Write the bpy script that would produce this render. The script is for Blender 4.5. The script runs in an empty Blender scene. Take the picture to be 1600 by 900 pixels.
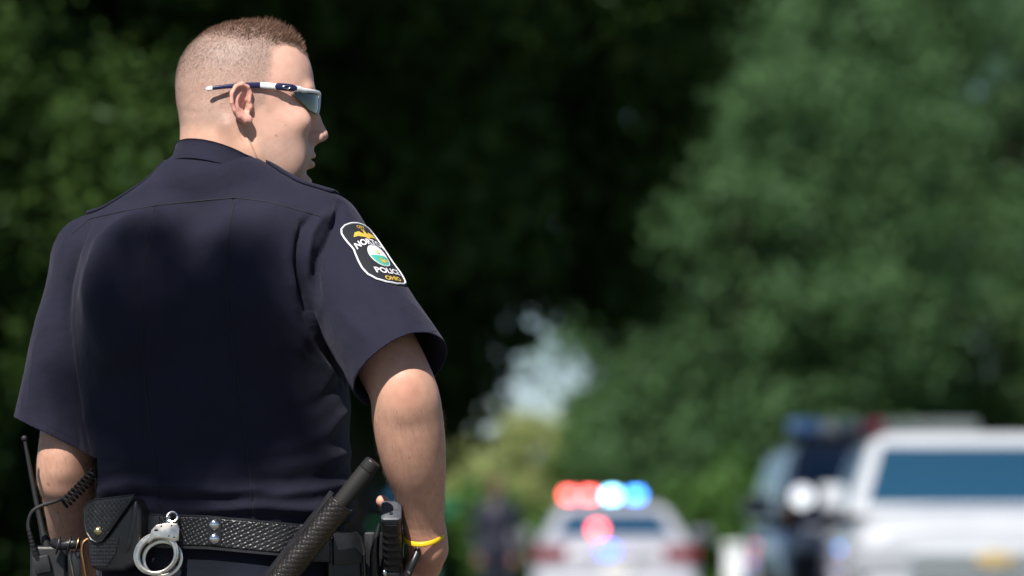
import bpy, bmesh, math, random
import numpy as np
from mathutils import Vector, Matrix

# ------------------------------------------------------------------ camera, sky, sun, exposure
SC = bpy.context.scene
COL = SC.collection
CAMZ, FPX, HORIZON = 1.07, 1600 * 200 / 36.0, 840.0      # lens 200 mm on 36 mm, photo 1600 px wide
TILT = math.atan((HORIZON - 450.0) / FPX)
FOCUS = 8.02
cam = bpy.data.cameras.new('camera')
cam.lens, cam.sensor_width, cam.clip_start, cam.clip_end = 200.0, 36.0, 0.1, 4000.0
cam.dof.use_dof = True
cam.dof.focus_distance = FOCUS
cam.dof.aperture_fstop = 5.0
cam_ob = bpy.data.objects.new('camera', cam)
COL.objects.link(cam_ob)
cam_ob.location = (0, 0, CAMZ)
cam_ob.rotation_euler = (math.pi / 2 + TILT, 0, 0)
SC.camera = cam_ob

SUN_DIR = Vector((-0.24, -0.62, 0.74)).normalized()        # towards the sun
SUN_EL = math.asin(SUN_DIR.z)
world = bpy.data.worlds.new('World')
SC.world = world
world.use_nodes = True
wn = world.node_tree
sky = wn.nodes.new('ShaderNodeTexSky')
sky.sky_type = 'NISHITA'
sky.sun_disc = False
sky.sun_elevation = SUN_EL
sky.sun_rotation = math.atan2(SUN_DIR.x, SUN_DIR.y)
sky.air_density, sky.dust_density, sky.ozone_density = 0.55, 0.3, 1.0
wn.links.new(sky.outputs[0], wn.nodes['Background'].inputs[0])
wn.nodes['Background'].inputs[1].default_value = 0.062
sun = bpy.data.lights.new('sun', 'SUN')
sun.energy, sun.angle, sun.color = 5.0, math.radians(0.5), (1.0, 0.95, 0.88)
sun_ob = bpy.data.objects.new('sun', sun)
COL.objects.link(sun_ob)
sun_ob.location = (-6, -6, 20)
sun_ob.rotation_euler = SUN_DIR.to_track_quat('Z', 'Y').to_euler()
SC.view_settings.view_transform = 'Standard'
SC.view_settings.look = 'None'
SC.view_settings.exposure = 0.55
SC.view_settings.gamma = 1.0
SC.cycles.use_denoising = True
SC.cycles.max_bounces = 6
SC.cycles.transparent_max_bounces = 6
SC.cycles.sample_clamp_indirect = 4.0
RNG = np.random.default_rng(11)
random.seed(5)

# ------------------------------------------------------------------ placing helpers
CT, ST = math.cos(TILT), math.sin(TILT)
def W(px, py, Y):
    """world point at depth Y that stands at photo position (px, py)"""
    u, v = (px - 800.0) / FPX, (450.0 - py) / FPX
    y, z = CT - v * ST, ST + v * CT
    return np.array([u / y * Y, Y, CAMZ + z / y * Y])
Y0 = 8.1
def P(px, py, d=0.0):
    return W(px, py, Y0 + d)
MM = 0.001

# ------------------------------------------------------------------ materials
def mat(name, col, rough=0.6, metal=0.0, spec=0.5, var=0.0, vscale=20.0, bump=0.0, bscale=200.0, coat=0.0, sheen=0.0, emis=None, estr=0.0, trans=0.0, alpha=1.0):
    m = bpy.data.materials.new(name)
    m.use_nodes = True
    nt = m.node_tree
    b = nt.nodes['Principled BSDF']
    b.inputs['Base Color'].default_value = (*col, 1)
    b.inputs['Roughness'].default_value = rough
    b.inputs['Metallic'].default_value = metal
    b.inputs['Specular IOR Level'].default_value = spec
    b.inputs['Coat Weight'].default_value = coat
    b.inputs['Sheen Weight'].default_value = sheen
    b.inputs['Transmission Weight'].default_value = trans
    if emis:
        b.inputs['Emission Color'].default_value = (*emis, 1)
        b.inputs['Emission Strength'].default_value = estr
    tc = nt.nodes.new('ShaderNodeTexCoord')
    if var > 0:
        n = nt.nodes.new('ShaderNodeTexNoise')
        n.inputs['Scale'].default_value = vscale
        n.inputs['Detail'].default_value = 5
        nt.links.new(tc.outputs['Object'], n.inputs['Vector'])
        r = nt.nodes.new('ShaderNodeMapRange')
        r.inputs[1].default_value, r.inputs[2].default_value = 0.3, 0.7
        r.inputs[3].default_value, r.inputs[4].default_value = 1 - var, 1 + var
        nt.links.new(n.outputs[0], r.inputs[0])
        mx = nt.nodes.new('ShaderNodeMix')
        mx.data_type, mx.blend_type = 'RGBA', 'MULTIPLY'
        mx.inputs[0].default_value = 1
        mx.inputs[6].default_value = (*col, 1)
        nt.links.new(r.outputs[0], mx.inputs[7])
        nt.links.new(mx.outputs[2], b.inputs['Base Color'])
        rr = nt.nodes.new('ShaderNodeMapRange')
        rr.inputs[3].default_value, rr.inputs[4].default_value = max(rough - 0.12, 0.02), min(rough + 0.12, 1)
        nt.links.new(n.outputs[0], rr.inputs[0])
        nt.links.new(rr.outputs[0], b.inputs['Roughness'])
    if bump > 0:
        n2 = nt.nodes.new('ShaderNodeTexNoise')
        n2.inputs['Scale'].default_value = bscale
        n2.inputs['Detail'].default_value = 4
        nt.links.new(tc.outputs['Object'], n2.inputs['Vector'])
        bp = nt.nodes.new('ShaderNodeBump')
        bp.inputs['Strength'].default_value = bump
        bp.inputs['Distance'].default_value = 0.002
        nt.links.new(n2.outputs[0], bp.inputs['Height'])
        nt.links.new(bp.outputs[0], b.inputs['Normal'])
    return m

# ------------------------------------------------------------------ mesh helpers
def mesh_np(name, V, F, smooth=True):
    """mesh from numpy vertices (n,3) and faces (m,k), all faces k-sided"""
    V = np.asarray(V, dtype=np.float32); F = np.asarray(F, dtype=np.int32)
    me = bpy.data.meshes.new(name)
    k = F.shape[1]
    me.vertices.add(len(V)); me.loops.add(F.size); me.polygons.add(len(F))
    me.vertices.foreach_set('co', V.ravel())
    me.loops.foreach_set('vertex_index', F.ravel())
    me.polygons.foreach_set('loop_start', np.arange(0, F.size, k, dtype=np.int32))
    me.polygons.foreach_set('loop_total', np.full(len(F), k, dtype=np.int32))
    me.update(calc_edges=True)
    me.polygons.foreach_set('use_smooth', np.full(len(F), smooth, dtype=bool))
    return me
def ob(name, me, m=None, parent=None, origin=None):
    """one mesh object; origin (world) becomes its pivot; vertices are given in world unless it has a parent with its own pivot"""
    o = bpy.data.objects.new(name, me)
    COL.objects.link(o)
    if m is not None:
        if isinstance(m, (list, tuple)):
            for q in m: me.materials.append(q)
        elif not me.materials:
            me.materials.append(m)
    if origin is not None:
        me.transform(Matrix.Translation(-Vector(origin)))
        o.location = Vector(origin)
    if parent is not None:
        o.parent = parent
        if origin is None:
            o.matrix_parent_inverse = Matrix.Translation(Vector(parent['_o'])).inverted() if '_o' in parent else Matrix.Identity(4)
    return o
def empty(name, loc, label=None, cat=None, group=None, rz=0.0):
    o = bpy.data.objects.new(name, None)
    COL.objects.link(o)
    o.empty_display_size = 0.1
    o.location = Vector(loc)
    o.rotation_euler = (0, 0, rz)
    tag(o, label, cat, group)
    return o
def tag(o, label=None, cat=None, group=None, kind=None):
    if label: o['label'] = label
    if cat: o['category'] = cat
    if group: o['group'] = group
    if kind: o['kind'] = kind
    return o
def child(name, me, m, root):
    """part given in WORLD coordinates, parented to a root that only has a location"""
    o = ob(name, me, m)
    me.transform(Matrix.Translation(-Vector(root.location)))
    o.parent = root
    return o
def sub(name, me, m, part, root):
    """sub-part in WORLD coordinates under a part made by child()"""
    o = ob(name, me, m)
    me.transform(Matrix.Translation(-Vector(root.location)))
    o.parent = part
    return o

class MB:
    """collects simple shapes into one mesh"""
    def __init__(s): s.v, s.f = [], []
    def add(s, V, F):
        n = len(s.v); s.v += [tuple(map(float, p)) for p in V]; s.f += [tuple(i + n for i in f) for f in F]; return s
    def box(s, c, h, R=None):
        c = np.array(c, float); R = np.eye(3) if R is None else np.array(R, float)
        V = [c + R @ (np.array(h) * np.array(q)) for q in ((-1,-1,-1),(1,-1,-1),(1,1,-1),(-1,1,-1),(-1,-1,1),(1,-1,1),(1,1,1),(-1,1,1))]
        return s.add(V, [(0,3,2,1),(4,5,6,7),(0,1,5,4),(1,2,6,5),(2,3,7,6),(3,0,4,7)])
    def tube(s, pts, rad, n=10, cap=True):
        pts = [np.array(p, float) for p in pts]
        if not hasattr(rad, '__len__'): rad = [rad] * len(pts)
        V, F = [], []
        ref = None
        for i, p in enumerate(pts):
            a = pts[max(i - 1, 0)]; b = pts[min(i + 1, len(pts) - 1)]
            t = b - a; t = t / (np.linalg.norm(t) + 1e-12)
            if ref is None:
                ref = np.cross(t, [0, 0, 1.0])
                if np.linalg.norm(ref) < 1e-3: ref = np.cross(t, [1.0, 0, 0])
            ref = ref - t * (ref @ t); ref /= np.linalg.norm(ref) + 1e-12
            w = np.cross(t, ref)
            for j in range(n):
                q = 2 * math.pi * j / n
                V.append(p + rad[i] * (math.cos(q) * ref + math.sin(q) * w))
        for i in range(len(pts) - 1):
            for j in range(n):
                F.append((i * n + j, i * n + (j + 1) % n, (i + 1) * n + (j + 1) % n, (i + 1) * n + j))
        if cap:
            F.append(tuple(range(n))[::-1]); F.append(tuple((len(pts) - 1) * n + j for j in range(n)))
        return s.add(V, F)
    def prism(s, poly, o, ax, ay, n, depth):
        """2-D polygon (in metres along ax, ay from o) extruded by depth along n"""
        o, ax, ay, n = (np.array(q, float) for q in (o, ax, ay, n)); k = len(poly)
        V = [o + ax * x + ay * y for x, y in poly] + [o + ax * x + ay * y + n * depth for x, y in poly]
        return s.add(V, [tuple(range(k))[::-1], tuple(range(k, 2 * k))] + [(i, (i + 1) % k, k + (i + 1) % k, k + i) for i in range(k)])
    def ball(s, c, r, nu=12, nv=8):
        r = np.array(r if hasattr(r, '__len__') else (r, r, r), float); c = np.array(c, float); V, F = [c + r * [0, 0, -1]], []
        for i in range(1, nv):
            q = -math.pi / 2 + math.pi * i / nv
            for j in range(nu):
                a = 2 * math.pi * j / nu; V.append(c + r * [math.cos(q) * math.cos(a), math.cos(q) * math.sin(a), math.sin(q)])
        V.append(c + r * [0, 0, 1]); L = len(V) - 1
        for j in range(nu):
            F.append((0, 1 + (j + 1) % nu, 1 + j)); F.append((L, L - nu + j, L - nu + (j + 1) % nu))
        for i in range(nv - 2):
            for j in range(nu):
                a = 1 + i * nu; F.append((a + j, a + (j + 1) % nu, a + nu + (j + 1) % nu, a + nu + j))
        return s.add(V, F)
    def mesh(s, name, smooth=False, bevel=0.0, seg=2, fix=True):
        me = bpy.data.meshes.new(name)
        me.from_pydata(s.v, [], s.f)
        bm = bmesh.new(); bm.from_mesh(me)
        if fix: bmesh.ops.recalc_face_normals(bm, faces=bm.faces)
        if bevel > 0:
            ed = [e for e in bm.edges if len(e.link_faces) == 2 and e.calc_face_angle(0) > 0.5]
            bmesh.ops.bevel(bm, geom=ed, offset=bevel, segments=seg, profile=0.6, affect='EDGES', clamp_overlap=True)
        for f in bm.faces: f.smooth = smooth or bevel > 0
        if smooth or bevel > 0:
            for e in bm.edges:
                e.smooth = not (len(e.link_faces) == 2 and e.calc_face_angle(0) > 0.7)
        bm.to_mesh(me); bm.free(); me.update()
        return me

def grid_faces(nu, nv, wrap=False):
    i, j = np.meshgrid(np.arange(nu if wrap else nu - 1), np.arange(nv - 1), indexing='ij')
    a = i * nv + j; b = ((i + 1) % nu) * nv + j
    return np.stack([a, b, b + 1, a + 1], -1).reshape(-1, 4)

# ------------------------------------------------------------------ signed distance modelling
def smin(a, b, k):
    h = np.maximum(k - np.abs(a - b), 0) / k
    return np.minimum(a, b) - h * h * k * 0.25
def smax(a, b, k): return -smin(-a, -b, k)
def ell(p, c, r):
    q = p - np.array(c, p.dtype); r = np.array(r, p.dtype)
    k0 = np.sqrt(((q / r) ** 2).sum(-1)); k1 = np.sqrt(((q / (r * r)) ** 2).sum(-1)) + 1e-9
    return k0 * (k0 - 1) / k1
def cone(p, a, b, ra, rb):
    a, b = np.array(a, p.dtype), np.array(b, p.dtype); d = b - a
    t = np.clip(((p - a) @ d) / (d @ d), 0, 1)
    return np.sqrt(((p - a - t[..., None] * d) ** 2).sum(-1)) - (ra + (rb - ra) * t)
def chain(p, pts, rad, k=0.0):
    r = None
    for i in range(len(pts) - 1):
        q = cone(p, pts[i], pts[i + 1], rad[i], rad[i + 1])
        r = q if r is None else (smin(r, q, k) if k else np.minimum(r, q))
    return r
def mesh_sdf(f, lo, hi, h, B=8):
    """sparse surface nets of f(points)->distance"""
    lo, hi = np.array(lo, float), np.array(hi, float)
    nb = np.ceil((hi - lo) / (h * B)).astype(int) + 1
    g = np.stack(np.meshgrid(*[np.arange(n) for n in nb], indexing='ij'), -1).reshape(-1, 3)
    c = lo + (g + 0.5) * (h * B)
    val = f(c.astype(np.float32))
    g = g[np.abs(val) < h * B * 0.87 * 1.45 + h]
    N = (nb * B + 2).astype(np.int64)
    def cid(ijk): return (ijk[..., 0] * N[1] + ijk[..., 1]) * N[2] + ijk[..., 2]
    s = np.arange(B + 1)
    off = np.stack(np.meshgrid(s, s, s, indexing='ij'), -1)
    ids, pos, quads = [], [], []
    for st in range(0, len(g), 500):
        gb = g[st:st + 500]
        I = gb[:, None, None, None, :] * B + off[None]
        D = f((lo + I.reshape(-1, 3) * h).astype(np.float32)).reshape(len(gb), B + 1, B + 1, B + 1)
        S = D < 0
        acc = np.zeros((len(gb), B, B, B, 3), np.float32); cnt = np.zeros((len(gb), B, B, B), np.float32)
        corner = lambda A, q: A[:, q[0]:q[0] + B, q[1]:q[1] + B, q[2]:q[2] + B]
        for ax in range(3):
            o1, o2 = [a for a in range(3) if a != ax]
            for e1 in (0, 1):
                for e2 in (0, 1):
                    q = [0, 0, 0]; q[o1], q[o2] = e1, e2
                    r = list(q); r[ax] = 1
                    a, b = corner(D, q), corner(D, r)
                    x = (a < 0) != (b < 0)
                    t = np.where(x, a / np.where(x, a - b, 1), 0)
                    for m in range(3):
                        acc[..., m] += np.where(x, q[m] if m != ax else t, 0)
                    cnt += x
        has = cnt > 0
        w = np.argwhere(has)
        cell = gb[w[:, 0]] * B + w[:, 1:]
        ids.append(cid(cell)); pos.append(lo + (cell + acc[has] / cnt[has][:, None]) * h)
        for ax in range(3):
            o1, o2 = [(1, 2), (2, 0), (0, 1)][ax]
            sl0 = [slice(None)] + [slice(0, B)] * 3; sl1 = list(sl0); sl1[ax + 1] = slice(1, B + 1)
            a, b = S[tuple(sl0)], S[tuple(sl1)]
            w = np.argwhere(a != b)
            if not len(w): continue
            base = gb[w[:, 0]] * B + w[:, 1:]
            flip = a[tuple(w.T)]
            e1 = np.zeros(3, int); e1[o1] = 1; e2 = np.zeros(3, int); e2[o2] = 1
            q = np.stack([cid(base - e1 - e2), cid(base - e2), cid(base), cid(base - e1)], -1)
            q[~flip] = q[~flip][:, ::-1]
            quads.append(q)
    ids = np.concatenate(ids); pos = np.concatenate(pos); quads = np.concatenate(quads)
    o = np.argsort(ids); ids, pos = ids[o], pos[o]
    loc = np.clip(np.searchsorted(ids, quads), 0, len(ids) - 1)
    ok = (ids[loc] == quads).all(1)
    return pos, loc[ok]
def grad(f, p, e=0.0015):
    g = np.stack([f(p + np.array(v) * e) - f(p - np.array(v) * e) for v in ((1, 0, 0), (0, 1, 0), (0, 0, 1))], -1)
    return g / (np.linalg.norm(g, axis=-1, keepdims=True) + 1e-9)
def hit(f, pxs, start=7.4, far=8.7):
    """first surface of f along the photo rays through pxs"""
    pxs = np.asarray(pxs, float)
    dirs = np.array([W(x, y, 1.0) for x, y in pxs]) - np.array([0, 0, CAMZ])
    o = np.array([0, 0, CAMZ]); t = np.full(len(pxs), start)
    for _ in range(90):
        t = np.minimum(t + 0.7 * f(o + dirs * t[:, None]), far)
    return o + dirs * t[:, None]
def snoise(p, s, seed=0):
    """cheap smooth noise -1..1 made of warped sines"""
    r = np.random.default_rng(seed); out = 0
    q = p * s
    for i in range(5):
        a = r.normal(size=3); a /= np.linalg.norm(a); b = r.normal(size=3); b /= np.linalg.norm(b)
        q = q + 0.35 * np.sin(q @ a * 1.7 + i)[..., None] * b
        out = out + np.sin(q @ b * (1.0 + 0.5 * i) + 3.1 * i) / (1 + 0.4 * i)
    return out / 3.0
def sstep(a, b, x):
    t = np.clip((x - a) / (b - a), 0, 1); return t * t * (3 - 2 * t)
# ================================================================== the officer
HYAW = math.radians(7.0)
HF = np.array([math.cos(HYAW), math.sin(HYAW), 0.0]); HL = np.array([-math.sin(HYAW), math.cos(HYAW), 0.0]); HU = np.array([0, 0, 1.0])
HR = np.stack([HF, HL, HU])                       # world -> head rows
EARP = P(384, 165, 0.0)
HO = EARP + 0.077 * HL                            # head origin: midway between the ear canals
def h2w(q): return HO + np.asarray(q, float) * MM @ HR
def w2h(p): return (p - HO.astype(p.dtype)) @ HR.T.astype(p.dtype) * p.dtype.type(1000)           # millimetres, x forward, y to his left, z up

ZT = np.array([-135, -118, -105, -90, -65, -45, -20, 5, 30.])
XF = np.array([62, 70, 78, 82, 86, 87, 89, 92.5, 96.])
XB = np.array([-5, -8, -20, -35, -58, -78, -93, -102, -104.])
HWD = np.array([30, 38, 48, 57, 65, 69, 74, 77, 78.])
ZZ = np.linspace(-140, 30, 171)
def smooth_tab(v):
    t = np.interp(ZZ, ZT, v); k = np.ones(15) / 15
    tp = np.concatenate([np.full(7, t[0]), t, np.full(7, t[-1])])
    return np.convolve(tp, k, 'valid')
TXF, TXB, TW = smooth_tab(XF), smooth_tab(XB), smooth_tab(HWD)
def skull(q):
    x, y, z = q[..., 0], q[..., 1], q[..., 2]
    zc = np.clip(z, -140, 30)
    af, ab, b = np.interp(zc, ZZ, TXF), -np.interp(zc, ZZ, TXB), np.interp(zc, ZZ, TW)
    cx = 2.0 + 0 * z
    X = x - cx; a = np.where(X > 0, af - cx, ab + cx); p = 2.2
    u, v, w = np.abs(X) / a, np.abs(y) / b, np.maximum(z - 30, 0) / 96.0
    g = (u ** p + v ** p + w ** p + 1e-9) ** (1 / p)
    gg = np.sqrt((u ** (p - 1) / a) ** 2 + (v ** (p - 1) / b) ** 2 + (w ** (p - 1) / 96) ** 2 + 1e-12) * g ** (1 - p)
    d = np.minimum((g - 1) / np.maximum(gg, 1 / 110.0), 400)
    return smax(d, -120 - z, 16)
EAR_N = 75.0
def ear_pt(u, v, n):  # ear plane: u forward, v up, n outwards from the near (right) side of the head
    return (u, -EAR_N - n, v)
HELIX = [(5, 6), (7, 19), (2, 28), (-9, 32), (-20, 28), (-27, 17), (-27, 3), (-22, -9), (-14, -18), (-4, -24)]
def ear(q, s):
    p = q * np.array([1 / 0.82, s, 1 / 0.92], q.dtype) + np.array([-1.0, 0, 0], q.dtype)
    d = None
    nn = lambda u: 7 + 0.42 * (8 - u)
    pts = [ear_pt(u, v, nn(u)) for u, v in HELIX]
    rad = [2.8, 3.2, 3.6, 3.9, 3.9, 3.8, 3.7, 3.8, 4.6, 5.6]
    hel = chain(p, pts, rad, 2.0)
    # slanted plate behind, hollowed by the concha
    c = np.array(ear_pt(-9, 4, 8)); ax = np.array([0.92, 0.39, 0]); nx = np.array([0.39, -0.92, 0])
    r = p - c.astype(p.dtype); L = np.stack([r @ ax.astype(p.dtype), r[..., 2], r @ nx.astype(p.dtype)], -1)
    plate = ell(L, (0, 0, 0), (20, 29, 6.5))
    bowl = ell(L, (2, -1, 8), (14, 20, 9.0))
    plate = smax(plate, -bowl, 3)
    canal = ell(p, ear_pt(-1, -2, 4), (6, 10, 8))
    anti = chain(p, [ear_pt(-7, -13, 11), ear_pt(-16, -4, 14), ear_pt(-17, 8, 14.5), ear_pt(-10, 19, 12)], [2.6, 2.8, 2.8, 2.2], 2)
    lobe = ell(p, ear_pt(2, -23, 9), (8.5, 5.0, 8.5))
    trag = ell(p, ear_pt(7, -2, 4), (4.5, 6, 7))
    d = smin(hel, plate, 3.5); d = smin(d, anti, 3.5); d = smin(d, lobe, 6)
    d = smax(d, -canal, 3)
    return smin(d, trag, 3) * 0.9
def head(q):
    q0 = q; q = q - np.array([8.5, 0, 0], q.dtype)                        # skull sits forward of the ear canals
    d = skull(q)
    x, y, z = q[..., 0], q[..., 1], q[..., 2]
    m = (x > -45) & (z < 75)
    if m.any(): d[m] = face(q[m], d[m])
    q = q0; x, y, z = q[..., 0], q[..., 1], q[..., 2]
    for sg in (1.0, -1.0):
        m = (y * sg < -58) & (np.abs(x + 8) < 46) & (np.abs(z - 2) < 52)
        if m.any(): d[m] = smin(d[m], ear(q[m], sg), 4.0)
    return d
def face(q, d):
    a = np.abs(q[..., 1]); qa = np.stack([q[..., 0], a, q[..., 2]], -1)
    d = smin(d, ell(qa, (60, 50, -20), (27, 17, 18)), 22)               # cheekbone
    d = smin(d, ell(qa, (37, 43, -69), (42, 20.5, 43)), 28)               # full cheek
    d = smin(d, cone(qa, (2, 54, -72), (66, 14, -106), 17, 15), 20)     # jaw
    d = smin(d, ell(q, (40, 0, -116), (44, 44, 20)), 20)                # under the chin
    m = q[..., 0] > 45
    if m.any(): d[m] = features(q[m], qa[m], d[m])
    return d
def features(q, qa, d):
    d = smin(d, ell(qa, (80, 24, 27), (13, 26, 9)), 12)                  # brow
    d = smin(d, ell(q, (74, 0, -64), (21, 31, 25)), 16)                 # mouth region
    d = smin(d, ell(q, (74.5, 0, -105), (17, 22, 15)), 12)                # chin
    d = smax(d, -ell(qa, (99, 34, 5), (17, 18, 13)), 14)                # eye socket
    d = smin(d, ell(qa, (76, 33, 4), (15, 16, 14)), 5)
    nose = chain(q, [(84, 0, 10), (90, 0, -14), (94, 0, -38)], [9, 11, 13], 3)
    nose = smin(nose, chain(q, [(88, 0, 14), (97, 0, -12), (106, 0, -34)], [7.5, 8.0, 9.2], 3), 6)
    nose = smin(nose, ell(q, (107, 0, -36), (9, 9.5, 8.6)), 4)
    nose = smin(nose, ell(qa, (97, 11.5, -40), (12, 7.5, 8.6)), 4)
    nose = smax(nose, -ell(qa, (102, 6.5, -48), (7, 3.8, 5.0)), 2)
    d = smin(d, nose, 9)
    d = smax(d, -cone(qa, (86, 19, -34), (90, 20, -44), 1.0, 1.5), 5)   # crease behind the nostril
    d = smin(d, ell(q, (90.5, 0, -66), (8.2, 20, 5.4)), 4)                # lips
    d = smin(d, ell(q, (88.5, 0, -79), (9.0, 18, 6.8)), 4)
    d = smax(d, -ell(q, (95, 0, -71.6), (11, 23, 1.7)), 2.5)
    d = smax(d, -ell(q, (90, 0, -91), (8, 20, 4)), 8)                   # under the lip
    return d

# ---- body frame and limb points (photo position + depth)
BYAW = math.radians(13.0)
BX = np.array([math.cos(BYAW), -math.sin(BYAW), 0.0]); BYV = np.array([math.sin(BYAW), math.cos(BYAW), 0.0])
SHR, ELR, WRR = P(500, 372, 0.0), P(627, 598, -0.112), P(664, 832, -0.02)
SHL, ELL, WRL = P(142, 402, 0.10), P(104, 712, 0.10), P(128, 905, 0.24)
NECK_A, NECK_B = P(345, 190, 0.062), P(338, 300, 0.055)
def arm_pts(a, b, t): return a + (b - a) * t
def sweep(pts, rad, n=5):
    """smooth limb: points and radii resampled along a curve"""
    A = np.concatenate([np.array(pts), np.array(rad)[:, None]], 1); out = []
    for i in range(len(A) - 1):
        p0, p1, p2, p3 = A[max(i - 1, 0)], A[i], A[i + 1], A[min(i + 2, len(A) - 1)]
        for t in np.linspace(0, 1, n, endpoint=False):
            out.append(0.5 * ((2 * p1) + (-p0 + p2) * t + (2 * p0 - 5 * p1 + 4 * p2 - p3) * t * t + (-p0 + 3 * p1 - 3 * p2 + p3) * t ** 3))
    out = np.array(out + [A[-1]]); return out[:, :3], out[:, 3]
ARM_R = sweep([arm_pts(SHR, ELR, .10), arm_pts(SHR, ELR, .58), P(627, 602, -0.112), P(637, 655, -0.100), P(646, 715, -0.078), P(657, 775, -0.049), WRR], [0.034, 0.049, 0.0480, 0.0505, 0.0465, 0.0350, 0.0280])
ARM_L = sweep([SHL, P(104, 705, 0.10), P(108, 765, 0.128), P(114, 825, 0.175), WRL], [0.034, 0.0420, 0.0405, 0.0355, 0.027])
def body(p):
    """skin: head, neck, a slim trunk under the clothes, arms and hands as one surface"""
    d = cone(p, P(335, 345, .06), P(345, 860, .06), 0.06, 0.08)
    d = smin(d, cone(p, P(330, 370, .06), SHR, 0.04, 0.028), 0.03)
    d = smin(d, cone(p, P(330, 370, .06), SHL, 0.04, 0.028), 0.03)
    z = p[..., 2]; x = p[..., 0]
    def part(mask, fn):
        nonlocal d
        if mask.any():
            pm = p[mask]; d[mask] = fn(pm, d[mask])
    def head_part(pm, dm):
        n = cone(pm, NECK_A, NECK_B, 0.0575, 0.0555)
        # sternomastoid cord running from behind the ear to the front of the collar
        n = smin(n, chain(pm, [h2w((-22, -64, -28)), h2w((-2, -60, -62)), h2w((22, -50, -112))], [0.012, 0.0125, 0.013], 0.01), 0.016)
        n = smin(n, chain(pm, [h2w((-52, -22, -30)), h2w((-46, -22, -100))], [0.025, 0.024]), 0.02)
        hd = head(w2h(pm)) * MM
        n = smin(n, hd, 0.012)
        return smin(dm, n, 0.03)
    part(z > P(0, 380)[2], head_part)
    def right_arm(pm, dm):
        k = 0.02
        u = chain(pm, *ARM_R)
        u = smin(u, ell(pm, P(633, 612, -0.142), (0.013, 0.012, 0.024)), 0.03)       # elbow
        # hand closed over the holstered pistol, seen from the little-finger side
        w2 = P(664, 832, -0.02)
        h = chain(pm, [w2, P(667, 858, -0.002), P(664, 880, 0.02)], [0.0265, 0.0265, 0.022], 0.012)
        h = smin(h, ell(pm, P(676, 856, -0.018), (0.018, 0.024, 0.026)), 0.014)      # heel of the hand
        h = smin(h, ell(pm, P(664, 872, 0.035), (0.021, 0.045, 0.030)), 0.02)        # back of the hand
        for i in range(4):                                                              # little finger nearest
            dd = 0.004 + 0.0215 * i; L = (0.86, 0.98, 1.06, 0.98)[i]
            k0, k1 = P(677, 874 + 3 * i, dd), P(668 - 2 * i, 890 + 8 * i, dd + .004)
            k2 = P(668 - 26 * L, 899 + 9 * i, dd + .006); k3 = P(668 - 40 * L, 888 + 7 * i, dd + .008)
            h = smin(h, chain(pm, [k0, k1, k2, k3], [0.0112, 0.0102, 0.0090, 0.0078], 0.003), 0.004)
        th = chain(pm, [P(656, 850, 0.045), P(634, 822, 0.068), P(611, 798, 0.070), P(597, 783, 0.062)], [0.016, 0.0125, 0.0108, 0.0088], 0.006)
        h = smin(h, th, 0.010)
        u = smin(u, h, 0.012)
        return smin(dm, u, 0.02)
    part(x > P(470, 0)[0], right_arm)
    def left_arm(pm, dm):
        u = chain(pm, *ARM_L)
        u = smin(u, ell(pm, P(98, 715, 0.070), (0.012, 0.011, 0.024)), 0.025)
        # left hand resting on the front of the belt
        hw = WRL; k0 = P(150, 930, 0.275)
        h = cone(pm, hw, k0, 0.026, 0.026)
        h = smin(h, ell(pm, P(152, 926, .28), (.032, .022, .036)), 0.015)
        for i in range(4):
            a = P(150 + 4 * i, 940 - 20 * i, 0.285); b = a + np.array([0.035, 0.012, -0.006]); c = b + np.array([0.028, 0.006, -0.012])
            h = smin(h, chain(pm, [a, b, c], [0.0105, 0.0095, 0.008]), 0.003)
        h = smin(h, chain(pm, [P(140, 905, .27), P(160, 890, .285), P(178, 885, .295)], [.014, .0115, .009]), 0.006)
        u = smin(u, h, 0.012)
        return smin(dm, u, 0.02)
    part(x < P(215, 0)[0], left_arm)
    return d

# ---- shirt (solid form; the mesh is cut open at the cuffs and the waist)
SY = np.array([225, 262, 290, 325, 375, 450, 560, 650, 715, 752, 775, 796, 815, 850.])
SCX = np.array([318, 318, 319, 320, 321, 323, 327, 331, 334, 336, 338, 340, 342, 345.])
SA = np.array([30, 48, 78, 128, 178, 192, 195, 193, 191, 192, 195, 193, 184, 178.])
SB = np.array([30, 45, 66, 88, 110, 128, 133, 132, 128, 130, 134, 133, 126, 122.])
SZ = np.array([P(0, y)[2] for y in SY])[::-1]
SXw = np.array([P(x, 500)[0] for x in SCX])[::-1]
ZG = np.linspace(SZ[0], SZ[-1], 400)
def tabz(v, n=13):
    t = np.interp(ZG, SZ, v); tp = np.concatenate([np.full(n // 2, t[0]), t, np.full(n // 2, t[-1])])
    return np.convolve(tp, np.ones(n) / n, 'valid')
GA, GB, GX = tabz(SA[::-1] * MM), tabz(SB[::-1] * MM), tabz(SXw)
TD = Y0 + 0.055
def trunk(p, off=0.0):
    z = np.clip(p[..., 2], ZG[0], ZG[-1])
    A, B, cx = np.interp(z, ZG, GA) + off, np.interp(z, ZG, GB) + off, np.interp(z, ZG, GX)
    dx, dy = p[..., 0] - cx, p[..., 1] - TD
    u, v = np.abs(dx * BX[0] + dy * BX[1]) / A, np.abs(dx * BYV[0] + dy * BYV[1]) / B
    q = 2.5
    g = (u ** q + v ** q + 1e-9) ** (1 / q)
    gg = np.sqrt((u ** (q - 1) / A) ** 2 + (v ** (q - 1) / B) ** 2 + 1e-12) * g ** (1 - q)
    d = (g - 1) / np.maximum(gg, 1 / 0.22)
    return smax(d, p[..., 2] - ZG[-1], 0.02)
CUFR, CUFL = P(632, 572, -0.125), P(84, 684, 0.10)
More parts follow.
